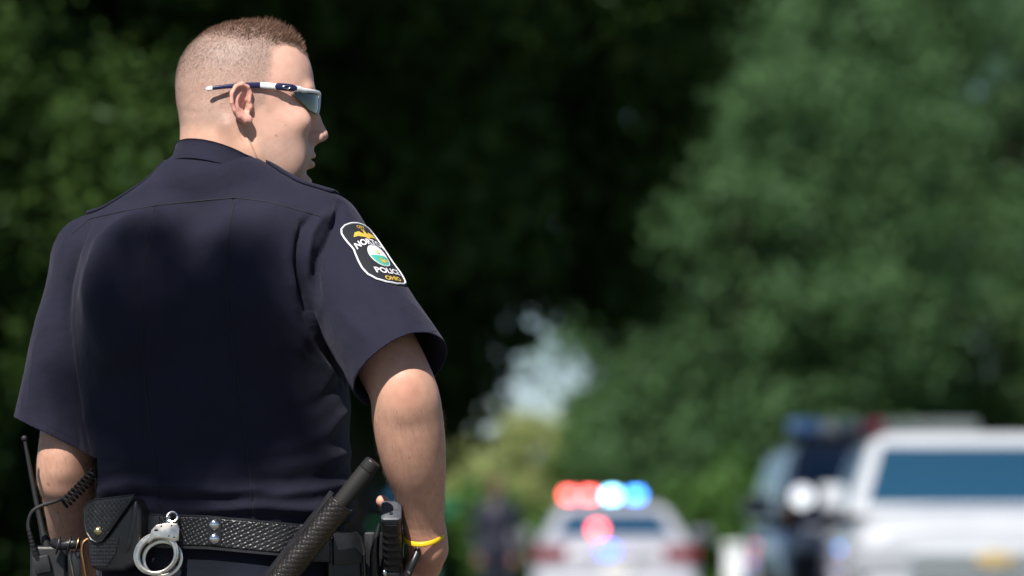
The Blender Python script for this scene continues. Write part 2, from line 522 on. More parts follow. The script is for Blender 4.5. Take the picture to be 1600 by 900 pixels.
def shirt(p):
    d = smax(trunk(p), p[..., 2] - P(0, 262)[2], 0.03)
    nb = P(326, 296, 0.045)
    d = smin(d, cone(p, P(345, 290, 0.035), P(488, 370, 0.0), 0.054, 0.061), 0.05)
    d = smin(d, cone(p, nb, P(152, 402, 0.09), 0.050, 0.054), 0.05)
    d = smin(d, ell(p, P(215, 450, -0.04), (0.075, 0.05, 0.10)), 0.06)       # shoulder blades
    d = smin(d, ell(p, P(410, 440, -0.07), (0.075, 0.05, 0.10)), 0.06)
    d = smin(d, ell(p, P(340, 282, 0.045), (0.076, 0.076, 0.036)), 0.03)
    ra = P(497, 374, 0.0); rb = ra + (P(645, 612, -0.155) - ra) * 1.12
    d = smin(d, chain(p, [ra, P(560, 470, -.062), rb], [0.064, 0.0680, 0.0745]), 0.028)
    la = P(142, 405, 0.10); lb = la + (CUFL - la) * 1.25
    d = smin(d, chain(p, [la, P(112, 540, .10), lb], [0.056, 0.059, 0.062]), 0.028)
    return d
# ------------------------------------------------------------------ officer: materials
def skin_material():
    m = bpy.data.materials.new('skin'); m.use_nodes = True
    nt = m.node_tree; b = nt.nodes['Principled BSDF']
    at = nt.nodes.new('ShaderNodeAttribute'); at.attribute_name = 'tone'
    tc = nt.nodes.new('ShaderNodeTexCoord')
    n = nt.nodes.new('ShaderNodeTexNoise'); n.inputs['Scale'].default_value = 70; n.inputs['Detail'].default_value = 6
    n2 = nt.nodes.new('ShaderNodeTexNoise'); n2.inputs['Scale'].default_value = 620; n2.inputs['Detail'].default_value = 3
    for q in (n, n2): nt.links.new(tc.outputs['Object'], q.inputs['Vector'])
    r = nt.nodes.new('ShaderNodeValToRGB')
    r.color_ramp.elements[0].position, r.color_ramp.elements[0].color = 0.3, (0.93, 0.89, 0.88, 1)
    r.color_ramp.elements[1].position, r.color_ramp.elements[1].color = 0.7, (1.05, 1.04, 1.04, 1)
    nt.links.new(n.outputs[0], r.inputs[0])
    mx = nt.nodes.new('ShaderNodeMix'); mx.data_type, mx.blend_type = 'RGBA', 'MULTIPLY'; mx.inputs[0].default_value = 1
    nt.links.new(at.outputs['Color'], mx.inputs[6]); nt.links.new(r.outputs[0], mx.inputs[7])
    nt.links.new(mx.outputs[2], b.inputs['Base Color'])
    b.inputs['Roughness'].default_value = 0.52; b.inputs['Specular IOR Level'].default_value = 0.38
    b.inputs['Subsurface Weight'].default_value = 0.22
    b.inputs['Subsurface Radius'].default_value = (1.0, 0.4, 0.25); b.inputs['Subsurface Scale'].default_value = 0.006
    bp = nt.nodes.new('ShaderNodeBump'); bp.inputs['Strength'].default_value = 0.25; bp.inputs['Distance'].default_value = 0.0012
    nt.links.new(n2.outputs[0], bp.inputs['Height']); nt.links.new(bp.outputs[0], b.inputs['Normal'])
    return m
def cloth_material(name, col, weave=1500.0):
    m = mat(name, col, rough=0.80, spec=0.16, sheen=0.10, var=0.12, vscale=26, bump=0)
    nt = m.node_tree; b = nt.nodes['Principled BSDF']
    b.inputs['Sheen Roughness'].default_value = 0.45
    b.inputs['Sheen Tint'].default_value = (0.75, 0.72, 0.9, 1)
    tc = nt.nodes.new('ShaderNodeTexCoord')
    w = nt.nodes.new('ShaderNodeTexNoise'); w.inputs['Scale'].default_value = weave; w.inputs['Detail'].default_value = 2
    w2 = nt.nodes.new('ShaderNodeTexNoise'); w2.inputs['Scale'].default_value = 55; w2.inputs['Detail'].default_value = 4
    ad = nt.nodes.new('ShaderNodeMath'); ad.operation = 'MULTIPLY_ADD'; ad.inputs[1].default_value = 3.0
    for q in (w, w2): nt.links.new(tc.outputs['Object'], q.inputs['Vector'])
    nt.links.new(w2.outputs[0], ad.inputs[0]); nt.links.new(w.outputs[0], ad.inputs[2])
    bp = nt.nodes.new('ShaderNodeBump'); bp.inputs['Strength'].default_value = 0.6; bp.inputs['Distance'].default_value = 0.001
    nt.links.new(ad.outputs[0], bp.inputs['Height']); nt.links.new(bp.outputs[0], b.inputs['Normal'])
    return m
M_SKIN = skin_material()
NAVY = (0.0135, 0.0138, 0.0280)
M_SHIRT = cloth_material('navy_cloth', NAVY)
M_TROUSER = cloth_material('dark_trouser_cloth', (0.008, 0.010, 0.018))
M_SEAM = mat('seam_thread', (0.006, 0.006, 0.012), 0.8)
M_LEATHER = mat('black_leather', (0.012, 0.012, 0.014), 0.34, spec=0.55, var=0.25, vscale=60, bump=0.15, bscale=500)
M_HAIR = mat('brown_hair', (0.14, 0.075, 0.048), 0.42, spec=0.5)
M_STUBBLE = mat('clipped_hair', (0.15, 0.10, 0.078), 0.6, spec=0.3)
M_ARMHAIR = mat('arm_hair', (0.10, 0.055, 0.03), 0.5)

def seg_dist(p, pts):
    best = np.full(len(p), 9.0)
    for a, b in zip(pts[:-1], pts[1:]):
        d = b - a; t = np.clip(((p - a) @ d) / (d @ d + 1e-12), 0, 1)
        best = np.minimum(best, np.linalg.norm(p - a - t[:, None] * d, axis=1))
    return best
def dense(poly, n=6):
    out = []
    for (a, b), (c, e) in zip(poly[:-1], poly[1:]):
        for t in np.linspace(0, 1, n, endpoint=False): out.append((a + (c - a) * t, b + (e - b) * t))
    return out + [poly[-1]]
# ------------------------------------------------------------------ officer: body
FEET = P(345, 500, 0.06); FEET[2] = 0.0
V, F = mesh_sdf(body, P(20, 960, 0)[[0, 0, 0]] * [1, 0, 0] + [0, Y0 - 0.30, P(0, 960)[2]], [P(725, 0)[0], Y0 + 0.40, P(0, 5)[2]], 0.00225)
# relax the forearms so that the skin runs smoothly
ed_ = np.concatenate([F[:, [0, 1]], F[:, [1, 2]], F[:, [2, 3]], F[:, [3, 0]]])
cnt_ = np.bincount(ed_.ravel(), minlength=len(V)).astype(float)
am_ = (sstep(P(0, 545)[2], P(0, 575)[2], V[:, 2]) * sstep(P(0, 830)[2], P(0, 805)[2], V[:, 2]) * ((V[:, 0] > P(556, 0)[0]) | (V[:, 0] < P(160, 0)[0])))[:, None]
am_ = am_ * (np.linalg.norm(V - P(597, 783, 0.062), axis=1) > 0.05)[:, None]
for _ in range(36):
    av_ = np.stack([np.bincount(ed_[:, 0], V[ed_[:, 1], k], len(V)) + np.bincount(ed_[:, 1], V[ed_[:, 0], k], len(V)) for k in range(3)], 1) / cnt_[:, None]
    V = V + am_ * 0.6 * (av_ - V)
NB = grad(body, V.astype(np.float64))
def groove(p, poly, hgt, wid):
    pts = hit(body, dense(poly, 5)); dd = seg_dist(p, pts)
    ends = np.minimum(np.linalg.norm(p - pts[0], axis=1), np.linalg.norm(p - pts[-1], axis=1))
    return hgt * MM * np.exp(-(dd / (wid * MM)) ** 2) * sstep(0, 0.02, ends)
dsp = groove(V, [(381, 192), (391, 214), (402, 240), (411, 272)], -3.2, 3.4) + groove(V, [(368, 192), (380, 216), (393, 244), (402, 272)], -1.3, 3.0) + groove(V, [(374, 190), (386, 216), (398, 244), (407, 272)], 1.2, 3.0)
dsp += groove(V, [(283, 172), (300, 176), (330, 174)], -0.8, 5)
V = V + NB * dsp[:, None]
q = w2h(V)
qe = q.copy(); q[:, 0] -= 8.5
tone = np.tile(np.array([0.60, 0.345, 0.250]), (len(V), 1))                       # arms, tanned
hd = sstep(P(0, 330)[2], P(0, 250)[2], V[:, 2])
def blend(mask, col): 
    global tone
    tone = tone * (1 - mask[:, None]) + np.array(col) * mask[:, None]
blend(hd, (0.60, 0.36, 0.265))
blend(hd * sstep(-52, -20, q[:, 2] + 0.25 * q[:, 0]), (0.68, 0.415, 0.325))
blend(hd * sstep(10, 40, q[:, 0]) * sstep(-140, -60, q[:, 2]), (0.68, 0.415, 0.325))
ear_m = hd * sstep(17, 13, np.sqrt(((qe[:, 0] + 8) / 1.45) ** 2 + ((qe[:, 2] - 3) / 2.2) ** 2)) * sstep(77, 81, np.abs(q[:, 1]))
blend(ear_m * 0.75, (0.70, 0.34, 0.28))
blend(hd * 0.5 * sstep(14, 7, np.linalg.norm(q - [104, 0, -38], axis=1)), (0.62, 0.30, 0.25))
lipm = np.minimum(ell(q, (89, 0, -66), (9.5, 21, 5.6)), ell(q, (86.5, 0, -79), (10.2, 19, 7.0)))
blend(hd * 0.65 * sstep(1.2, -0.6, lipm), (0.52, 0.24, 0.20))
beard = hd * sstep(-34, -62, q[:, 2] - 0.10 * q[:, 0]) * sstep(-5, 22, q[:, 0]) * (1 - sstep(1.5, -0.5, lipm))
blend(beard * (0.45 + 0.12 * snoise(q, 0.9, 12)), (0.33, 0.24, 0.20))
# shaved hair: scalp tone
x_, y_, z_ = q[:, 0], np.abs(q[:, 1]), q[:, 2]
front = np.interp(z_, [-20, 0, 30, 60, 86, 96, 120], [20, 22, 27, 32, 36, 60, 100])
front = front + np.where(z_ > 70, sstep(60, 25, y_) * 58 * sstep(70, 80, z_), 0)
wob = 4 * snoise(q, 0.12, 3)
scalp = hd * sstep(10, -16, x_ - front + wob) * sstep(-46, -16, z_ + wob + np.where(x_ > -30, -0.75 * (x_ + 30), 0) * sstep(20, -8, z_))
scalp *= 1 - np.clip(ear_m * 2, 0, 1)
blend(scalp * (0.50 + 0.24 * sstep(20, 80, z_)), (0.285, 0.225, 0.195))
topm = hd * sstep(80, 106, z_ + 0.10 * x_ + wob) * sstep(8, -4, x_ - front)
blend(topm * 0.6, (0.16, 0.10, 0.075))
# elbow, knuckles
blend(0.35 * sstep(0.030, 0.010, np.linalg.norm(V - P(635, 614, -0.16), axis=1)), (0.42, 0.16, 0.115))
blend(0.6 * sstep(0.05, 0.02, np.abs(V[:, 2] - P(0, 875)[2])) * (V[:, 0] > P(600, 0)[0]), (0.50, 0.25, 0.18))
for mx_, my_, rr_ in ((75, 757, 0.0021), (432, 212, 0.0012), (415, 226, 0.0009), (447, 196, 0.0009), (683, 772, 0.0011), (90, 801, 0.0013), (640, 716, 0.001)):   # moles
    hp_ = hit(body, [(mx_, my_)])[0]
    blend(0.75 * sstep(rr_ * 1.7, rr_ * 0.6, np.linalg.norm(V - hp_, axis=1)), (0.20, 0.09, 0.06))
fr = np.clip(snoise(V * 1000, 0.35, 31) * 1.6 - 0.9, 0, 1) * (1 - scalp) ; blend(0.10 * fr, (0.44, 0.20, 0.14))
me = mesh_np('person', V, F)
ca = me.color_attributes.new('tone', 'FLOAT_COLOR', 'POINT')
ca.data.foreach_set('color', np.concatenate([tone, np.ones((len(V), 1))], 1).astype(np.float32).ravel())
person = ob('person', me, M_SKIN, origin=FEET)
tag(person, 'police officer in navy shirt seen from behind, head turned, hand on holstered pistol', 'person')

def strands(name, base, nrm, length, direc, width, m, clump=0.0, jitter=0.35):
    """thin tapered blades standing on the skin"""
    n = len(base)
    d = nrm + direc + RNG.normal(size=(n, 3)) * jitter + (clump * np.stack([snoise(base * 1000, 0.35, k) for k in (21, 22, 23)], 1))
    d /= np.linalg.norm(d, axis=1, keepdims=True)
    side = np.cross(d, RNG.normal(size=(n, 3))); side /= np.linalg.norm(side, axis=1, keepdims=True)
    w = (width * (0.7 + 0.6 * RNG.random(n)))[:, None]
    tip = base + d * length[:, None] + direc * (length[:, None] * 0.25)
    Vs = np.stack([base - side * w, base + side * w, tip], 1).reshape(-1, 3)
    o = child(name, mesh_np(name, Vs, np.arange(3 * n).reshape(-1, 3)), m, person)
    o['kind'] = 'stuff'
    return o
fc = V[F].mean(1); tri_n = np.cross(V[F[:, 1]] - V[F[:, 0]], V[F[:, 3]] - V[F[:, 0]]); tri_n /= np.linalg.norm(tri_n, axis=1, keepdims=True) + 1e-12
if (tri_n * (fc - fc.mean(0))).sum() < 0: tri_n = -tri_n
fs, ft = scalp[F].mean(1), topm[F].mean(1)
fa = np.linalg.norm(np.cross(V[F[:, 2]] - V[F[:, 0]], V[F[:, 3]] - V[F[:, 1]]), axis=1)
def pick(wt, n):
    wt = wt * fa; return RNG.choice(len(F), n, p=wt / wt.sum())
def on_face(i): 
    a, b = RNG.random(len(i))[:, None], RNG.random(len(i))[:, None]; f_ = V[F[i]]; return (f_[:, 0] * (1 - a) + f_[:, 1] * a) * (1 - b) + (f_[:, 3] * (1 - a) + f_[:, 2] * a) * b
i = pick(fs * (1 - 0.8 * ft) + 1e-12, 62000)
keep = RNG.random(len(i)) < fs[i] ** 0.7; i = i[keep]
zl = w2h(fc[i])[:, 2]
strands('short_hair', on_face(i), tri_n[i], 0.0008 + 0.0030 * sstep(25, 90, zl) + 0.0008 * RNG.random(len(i)), np.array([-0.25, 0, -0.75])[None] + 0 * fc[i], np.full(len(i), 0.000075), M_STUBBLE, jitter=0.4)
i = pick(ft ** 1.5 + 1e-12, 9000)
xl = w2h(fc[i])[:, 0]
ln = (0.0050 + 0.0040 * sstep(-40, 50, xl) - 0.002 * sstep(60, 85, xl)) * (0.7 + 0.75 * RNG.random(len(i)) ** 2) * (1 + 0.22 * snoise(fc[i] * 1000, 0.28, 8)) * (0.3 + 0.7 * np.clip(ft[i], 0, 1) ** 1.3)
strands('top_hair', on_face(i), tri_n[i], ln, (np.array([0.1, 0, 0.55])[None] * sstep(-20, 60, xl)[:, None] + np.array([0.35, 0, 0.1])[None]), np.full(len(i), 0.00030), M_HAIR, clump=0.65, jitter=0.35)
# fine hair on the forearms
fm = ((V[:, 2] < P(0, 640)[2]) & (V[:, 2] > P(0, 835)[2]) & ((V[:, 0] > P(575, 0)[0]) | (V[:, 0] < P(150, 0)[0])))[F].mean(1)
i = pick(fm + 1e-12, 6500)
strands('arm_hair', on_face(i), tri_n[i] * 0.5, 0.005 + 0.005 * RNG.random(len(i)), np.array([0.25, 0, -0.9])[None] + 0 * fc[i], np.full(len(i), 0.000075), M_ARMHAIR, jitter=0.35)

# ------------------------------------------------------------------ shirt
SV, SF = mesh_sdf(shirt, [P(5, 0)[0], Y0 - 0.30, P(0, 822)[2]], [P(735, 0)[0], Y0 + 0.24, P(0, 205)[2]], 0.0031)
SN = grad(shirt, SV)
FOLDS = [  # photo polyline, height mm (minus: groove), width mm
    ([(531, 318), (525, 346), (512, 374), (499, 398), (492, 430), (497, 462)], -14, 6.0),
    ([(520, 330), (500, 346), (485, 370), (478, 398), (480, 428)], 10, 8),
    ([(490, 338), (475, 350), (467, 378), (464, 410), (470, 445), (480, 485)], -12, 5.5),
    ([(468, 416), (476, 470), (492, 515), (518, 560), (545, 604)], -11, 7),
    ([(455, 362), (452, 400), (458, 440), (468, 480)], 4, 9),
    ([(396, 356), (425, 396), (452, 440), (462, 476)], 2.6, 8),
    ([(405, 400), (432, 432), (455, 470)], -2.2, 8),
    ([(400, 440), (440, 480), (470, 520), (505, 560)], 2.6, 9),
    ([(430, 520), (470, 545), (515, 585)], 2.2, 10),
    ([(140, 346), (121, 398), (109, 446), (104, 500), (110, 560), (124, 640), (139, 708)], -4.5, 6.5),
    ([(150, 372), (134, 420), (122, 470), (124, 530)], 1.2, 9),
    ([(126, 540), (150, 570), (190, 600)], 2.2, 10),
    ([(60, 560), (72, 600), (95, 640), (118, 690)], -3.0, 11),
    ([(148, 768), (200, 757), (270, 759), (350, 768), (430, 764)], 7.6, 8.1),
    ([(146, 750), (190, 742), (250, 745)], -4.2, 7.2),
    ([(152, 785), (220, 776), (300, 783), (390, 781)], -7.6, 6.3),
    ([(300, 796), (400, 790), (480, 796), (540, 786)], 7.6, 7.2),
    ([(385, 748), (450, 752), (540, 742)], -5.4, 8.1),
    ([(420, 775), (480, 768), (544, 756)], 6.1, 7.2),
    ([(425, 730), (490, 722), (545, 705)], 4.8, 9.9),
    ([(544, 640), (505, 678), (450, 700), (380, 712)], 4.4, 10.8),
    ([(540, 590), (500, 630), (440, 655)], -3.7, 10.8),
    ([(150, 700), (200, 715), (270, 718)], 3.7, 10.8),
    ([(250, 590), (300, 620), (350, 640)], 2.7, 12.6),
    ([(145, 640), (175, 668), (230, 690)], -3.1, 10.8),
    ([(560, 420), (566, 460), (580, 500), (592, 540)], -3.4, 11),
    ([(520, 470), (548, 505), (580, 528)], 3.0, 11),
    ([(625, 470), (628, 500), (640, 530)], 2.4, 10),
    ([(592, 372), (603, 392), (606, 412)], -3.0, 7),
    ([(205, 300), (250, 285), (300, 280)], 1.4, 12),
]
disp = 0.0011 * snoise(SV, 16.0, 1) + 0.0006 * snoise(SV, 42.0, 2) + 0.0012 * snoise(SV * [1, 1, 2.6], 14.0, 5) * sstep(P(0, 690)[2], P(0, 780)[2], SV[:, 2])
rid = lambda sc, st, sd: (1 - np.minimum(np.abs(snoise(SV * st, sc, sd)) * 2.2, 1)) ** 2
waist = sstep(P(0, 660)[2], P(0, 770)[2], SV[:, 2])
slv = np.maximum(sstep(P(505, 0)[0], P(560, 0)[0], SV[:, 0]), sstep(P(120, 0)[0], P(85, 0)[0], SV[:, 0]))
disp += 0.0026 * rid(15.0, [1, 1, 2.8], 41) * waist + 0.0012 * rid(20.0, [1, 1, 1.2], 42) + 0.0016 * rid(13.0, [1.6, 1, 0.8], 43) * slv + 0.0028 * snoise(SV, 11.0, 44) * slv
disp += 0.0016 * rid(17.0, [1.4, 1, 1.0], 45) * sstep(P(400, 0)[0], P(470, 0)[0], SV[:, 0]) * (1 - slv)
for poly, hgt, wid in FOLDS:
    pts = hit(shirt, dense(poly, 4))
    pts = pts[np.abs(shirt(pts)) < 0.004]
    if len(pts) < 2: continue
    dd = seg_dist(SV, pts)
    ends = np.minimum(np.linalg.norm(SV - pts[0], axis=1), np.linalg.norm(SV - pts[-1], axis=1))
    disp += hgt * MM * np.exp(-(dd / (wid * MM)) ** 2) * (0.35 + 0.65 * sstep(0.0, 0.03, ends))
YOKE = [(112, 366), (140, 342), (190, 331), (244, 321), (310, 314), (368, 309), (420, 316), (472, 330), (500, 338)]
PLEATA = [(242, 323), (231, 368), (225, 424), (222, 480), (223, 544), (228, 610), (237, 683), (248, 760), (252, 800)]
PLEATB = [(368, 311), (360, 344), (354, 388), (353, 448), (361, 524), (373, 598), (384, 687), (393, 765), (396, 803)]
for poly in (PLEATA, PLEATB):
    pts = hit(shirt, dense(poly, 4)); dd = seg_dist(SV, pts)
    right = np.interp(SV[:, 2], pts[::-1, 2], pts[::-1, 0]) < SV[:, 0]
    disp += np.where(right, 0.0028 * np.exp(-(dd / 0.012) ** 2), -0.0003 * np.exp(-(dd / .006) ** 2)) * (SV[:, 1] < TD)
SV = SV + SN * disp[:, None]
sm = mesh_np('shirt', SV, SF)
bm = bmesh.new(); bm.from_mesh(sm)
def cut(co, no, inside):
    vs = [v for v in bm.verts if inside(v.co)]
    s = set(vs)
    geom = vs + [e for e in bm.edges if e.verts[0] in s and e.verts[1] in s] + [f for f in bm.faces if all(v in s for v in f.verts)]
    bmesh.ops.bisect_plane(bm, geom=geom, plane_co=Vector(co), plane_no=Vector(no), clear_outer=True)
AXA0 = P(497, 374, 0.0)
axr = P(645, 612, -0.155) - P(497, 374, 0.0); axr /= np.linalg.norm(axr)
axl = CUFL - P(142, 405, 0.10); axl = axl / np.linalg.norm(axl) + np.array([-0.28, 0, 0.0])
cut(P(642, 572, -0.125), axr, lambda c: c.z < P(0, 470)[2] and np.linalg.norm(np.array(c) - AXA0 - axr * ((np.array(c) - AXA0) @ axr)) < 0.088 and (np.array(c) - AXA0) @ axr > 0.17)
cut(P(84, 682, 0.10), axl, lambda c: c.x < P(175, 0)[0] and c.z < P(0, 560)[2] and (Vector(c) - Vector(CUFL)).length < 0.16 and ((c.x - CUFL[0]) < 0.07))
cut((0, 0, P(0, 817)[2]), (0, 0, -1), lambda c: True)
bmesh.ops.delete(bm, geom=[v for v in bm.verts if not v.link_faces], context='VERTS')
for f in bm.faces: f.smooth = True
bmesh.ops.recalc_face_normals(bm, faces=bm.faces)
bm.to_mesh(sm); 
from mathutils.bvhtree import BVHTree
SH = BVHTree.FromBMesh(bm); bm.free()
shirt_ob = child('shirt', sm, M_SHIRT, person)
sq = shirt_ob.modifiers.new('ease', 'SMOOTH'); sq.factor, sq.iterations = 0.5, 3
so = shirt_ob.modifiers.new('thickness', 'SOLIDIFY'); so.thickness, so.offset = 0.0016, -1
def onshirt(px, py, lift=0.0):
    o = Vector((0, 0, CAMZ)); d = (Vector(W(px, py, 8.0)) - o).normalized()
    c, n, i, dist = SH.ray_cast(o, d)
    if c is None: return None, None
    if n.dot(d) > 0: n = -n
    return np.array(c + n * lift), np.array(n)
def seam(name, poly, r, m, lift=0.0002, step=3):
    pts = [onshirt(x, y, lift)[0] for x, y in dense(poly, step)]
    pts = [p for p in pts if p is not None]
    return sub(name, MB().tube(pts, r, 5).mesh(name, smooth=True), m, shirt_ob, person)
for poly in (YOKE, PLEATA, PLEATB):
    seam('seam', poly, 0.00105, M_SEAM, step=8)
seam('seam', [(140, 344), (123, 396), (111, 446), (106, 500), (112, 560), (126, 640), (140, 704)], 0.0005, M_SEAM, step=8)
HEMR = [(552, 592), (560, 578), (585, 556), (620, 540), (655, 524), (690, 515)]
seam('hem_stitching', HEMR, 0.0004, M_SEAM, step=8)
seam('hem_stitching', [(36, 636), (60, 655), (90, 672), (125, 688)], 0.0004, M_SEAM, step=8)

# ---- collar: a turned-down leaf around the neck
def collar():
    nu = 72
    C = P(344, 231, 0.047)
    Vc = []
    prof = [(0.0, 0.0035), (0.05, 0.0), (0.5, 0.0045), (1.0, 0.0125), (1.03, 0.0110), (0.5, 0.0022), (0.06, -0.0035), (0.0, 0.0)]
    for i in range(nu):
        a = 2 * math.pi * i / nu                       # 0 = straight back, towards the camera
        dx, dy = math.sin(a), -math.cos(a)
        top = -0.0185 + 0.0215 * math.cos(a) - 0.0190 * dx
        hgt = 0.0275 + 0.002 * math.cos(a)
        for t, o in prof:
            r = 0.0632 + o
            Vc.append(C + np.array([dx * r, dy * r * 1.04 + 0.0, top - hgt * t]))
    n = len(prof)
    Fc = np.concatenate([grid_faces(nu, n, True), np.stack([[i * n + n - 1, ((i + 1) % nu) * n + n - 1, ((i + 1) % nu) * n, i * n] for i in range(nu)])])
    return mesh_np('collar', np.array(Vc), Fc)
co_ob = child('collar', collar(), M_SHIRT, person)
sb = co_ob.modifiers.new('soft', 'SUBSURF'); sb.levels = sb.render_levels = 2

# ---- shoulder straps
def strap(name, centre, width, lift):
    Vs, nv = [], 9
    cen = [np.array(c) for c in centre]
    dn = []
    for a, b in zip(cen[:-1], cen[1:]):
        for t in np.linspace(0, 1, 8, endpoint=False): dn.append(a + (b - a) * t)
    dn.append(cen[-1])
    for i, p in enumerate(dn):
        t = dn[min(i + 1, len(dn) - 1)] - dn[max(i - 1, 0)]; t[2] = 0; t /= np.linalg.norm(t)
        s = np.array([t[1], -t[0], 0])
        fall = 0
        w = width * (1 - 0.25 * i / len(dn))
        for j in range(nv):
            o = (j / (nv - 1) - 0.5) * w
            c, n, k, ds = SH.ray_cast(Vector(p + s * o + np.array([0, 0, 0.3])), Vector((0, 0, -1)))
            if c is None: c = Vector(p + s * o)
            e = lift * (1 - 0.35 * (abs(j - (nv - 1) / 2) / ((nv - 1) / 2)) ** 4)
            Vs.append(np.array(c) + np.array([0, 0, e]))
    o = child(name, mesh_np(name, np.array(Vs), grid_faces(len(dn), nv)), M_SHIRT, person)
    k = o.modifiers.new('thickness', 'SOLIDIFY'); k.thickness, k.offset = 0.004, 0.3
    return o
strap('shoulder_strap', [P(402, 262, 0.035), P(452, 285, 0.02), P(524, 316, 0.0)], 0.042, 0.0042)
strap('shoulder_strap', [P(262, 262, 0.075), P(205, 300, 0.085), P(140, 345, 0.10)], 0.042, 0.004)

# ---- sleeve patch, sewn round the right sleeve
AXA = P(497, 374, 0.0); AXD = axr
def project(p):
    r = np.array(p) - [0, 0, CAMZ]; f = r[1] * CT + r[2] * ST; u = -r[1] * ST + r[2] * CT
    return 800 + FPX * r[0] / f, 450 - FPX * u / f
vd = np.array([0, -1.0, 0]); e1 = vd - AXD * (vd @ AXD); e1 /= np.linalg.norm(e1); e2 = np.cross(AXD, e1)
if e2[0] < 0: e2 = -e2
def sleeve_pt(t, phi, lift):
    o = AXA + AXD * t; d = e1 * math.cos(phi) + e2 * math.sin(phi)
    c, n, k, ds = SH.ray_cast(Vector(o + d * 0.30), Vector(-d))
    if c is None or (np.array(c) - o) @ d < 0.03: return o + d * (0.069 + lift)
    return np.array(c) + d * lift
best = min(((np.hypot(*(np.array(project(sleeve_pt(t, ph, 0))) - (588, 396))), t, ph) for t in np.linspace(0.0, 0.16, 33) for ph in np.radians(np.arange(5, 80, 2.5))))
PT, PPH = best[1], best[2]
_sm = {}
def patch_map(s, t, lift):
    """patch mm (s to the right, t down from the top) -> world, on a smoothed copy of the sleeve"""
    return sleeve_pt(PT + 1.08 * (t - 57) * MM, PPH + 0.93 * s * MM / 0.071, lift)
OUT = [(0, 0), (14, 0.8), (27, 3.5), (36, 8.5), (40, 16), (40.5, 25), (39.5, 35), (38, 43), (37.5, 48), (39, 55), (40.5, 66), (41, 79), (38.5, 92), (31, 103), (18, 110.5), (0, 114)]
OUT = OUT + [(-a, b) for a, b in OUT[-2:0:-1]]
def inside(poly, x, y):
    c = False; j = len(poly) - 1
    for i in range(len(poly)):
        if (poly[i][1] > y) != (poly[j][1] > y) and x < (poly[j][0] - poly[i][0]) * (y - poly[i][1]) / (poly[j][1] - poly[i][1]) + poly[i][0]: c = not c
        j = i
    return c
def patch_fill(poly, lift, step=2.0):
    xs = np.arange(min(p[0] for p in poly), max(p[0] for p in poly) + step, step); ys = np.arange(min(p[1] for p in poly), max(p[1] for p in poly) + step, step)
    idx, Vp, Fp = {}, [], []
    def vid(i, j):
        if (i, j) not in idx: idx[i, j] = len(Vp); Vp.append(patch_map(xs[i], ys[j], lift))
        return idx[i, j]
    for i in range(len(xs) - 1):
        for j in range(len(ys) - 1):
            if inside(poly, xs[i] + step / 2, ys[j] + step / 2): Fp.append([vid(i, j), vid(i + 1, j), vid(i + 1, j + 1), vid(i, j + 1)])
    return mesh_np('fill', np.array(Vp), np.array(Fp))
def shape(poly, lift):
    """small flat embroidery: fan from its middle"""
    c = np.mean(poly, 0); Vp = [patch_map(c[0], c[1], lift)] + [patch_map(a, b, lift) for a, b in poly]; k = len(poly)
    return mesh_np('shape', np.array(Vp), np.array([[0, 1 + i, 1 + (i + 1) % k] for i in range(k)]))
M_PBLACK = mat('patch_black', (0.010, 0.011, 0.018), 0.85, bump=0.4, bscale=900)
M_PWHITE = mat('patch_white', (0.72, 0.72, 0.76), 0.8, bump=0.4, bscale=900)
M_PGOLD = mat('patch_gold', (0.62, 0.42, 0.06), 0.7, bump=0.4, bscale=900)
M_PGREEN = mat('patch_green', (0.06, 0.42, 0.30), 0.8, bump=0.4, bscale=900)
patch = sub('sleeve_patch', patch_fill(OUT, 0.0016), M_PBLACK, shirt_ob, person)
patch['label'] = 'black police patch with white border, gold eagle and round seal'
patch.parent = person
def pat(name, me, m):
    return sub(name, me, m, patch, person)
dout = dense([(a, b) for a, b in OUT] + [OUT[0]], 3)
pat('patch_border', MB().tube([patch_map(a, b, 0.0018) for a, b in dout], 0.0014, 6, cap=False).mesh('patch_border', smooth=True), M_PWHITE)
oval = [(18.5 * math.cos(a), 62 + 19.5 * math.sin(a)) for a in np.linspace(0, 2 * math.pi, 28, endpoint=False)]
pat('seal', patch_fill(oval, 0.0022, 1.6), M_PWHITE)
pat('seal_rim', MB().tube([patch_map(a, b, 0.0021) for a, b in oval + oval[:1]], 0.0008, 5, cap=False).mesh('seal_rim', smooth=True), M_PWHITE)
low = [(a, b) for a, b in oval if b > 62.5]; low = sorted(low, key=lambda w: math.atan2(w[1] - 66, w[0]))
pat('seal_fields', patch_fill([(-18.3, 62)] + [(18.3, 62)] + [w for w in low], 0.0026, 1.6), M_PGREEN)
pat('seal_sheaf', shape([(-3, 76), (-6, 68), (-2, 70), (0, 66), (2, 70), (6, 68), (3, 76)], 0.0031), M_PGOLD)
pat('seal_sheaf', shape([(6, 74), (8, 68), (11, 70), (10, 74)], 0.0031), M_PGOLD)
pat('seal_sun', shape([(4 * math.cos(a), 55.5 + 4 * math.sin(a)) for a in np.linspace(0, 6.28, 10, endpoint=False)], 0.0031), mat('patch_pale_gold', (0.70, 0.58, 0.25), .8))
pat('eagle_wing', shape([(-2, 22), (-10, 16.5), (-19, 18.5), (-26, 27), (-17, 25.5), (-9, 27), (-3, 28)], 0.0024), M_PGOLD)
pat('eagle_wing', shape([(2, 22), (10, 16.5), (19, 18.5), (26, 27), (17, 25.5), (9, 27), (3, 28)], 0.0024), M_PGOLD)
pat('eagle_body', shape([(-3.5, 29), (-3, 20), (-1, 16), (2.5, 16), (3, 20), (3.5, 29), (0, 32)], 0.0027), M_PGOLD)
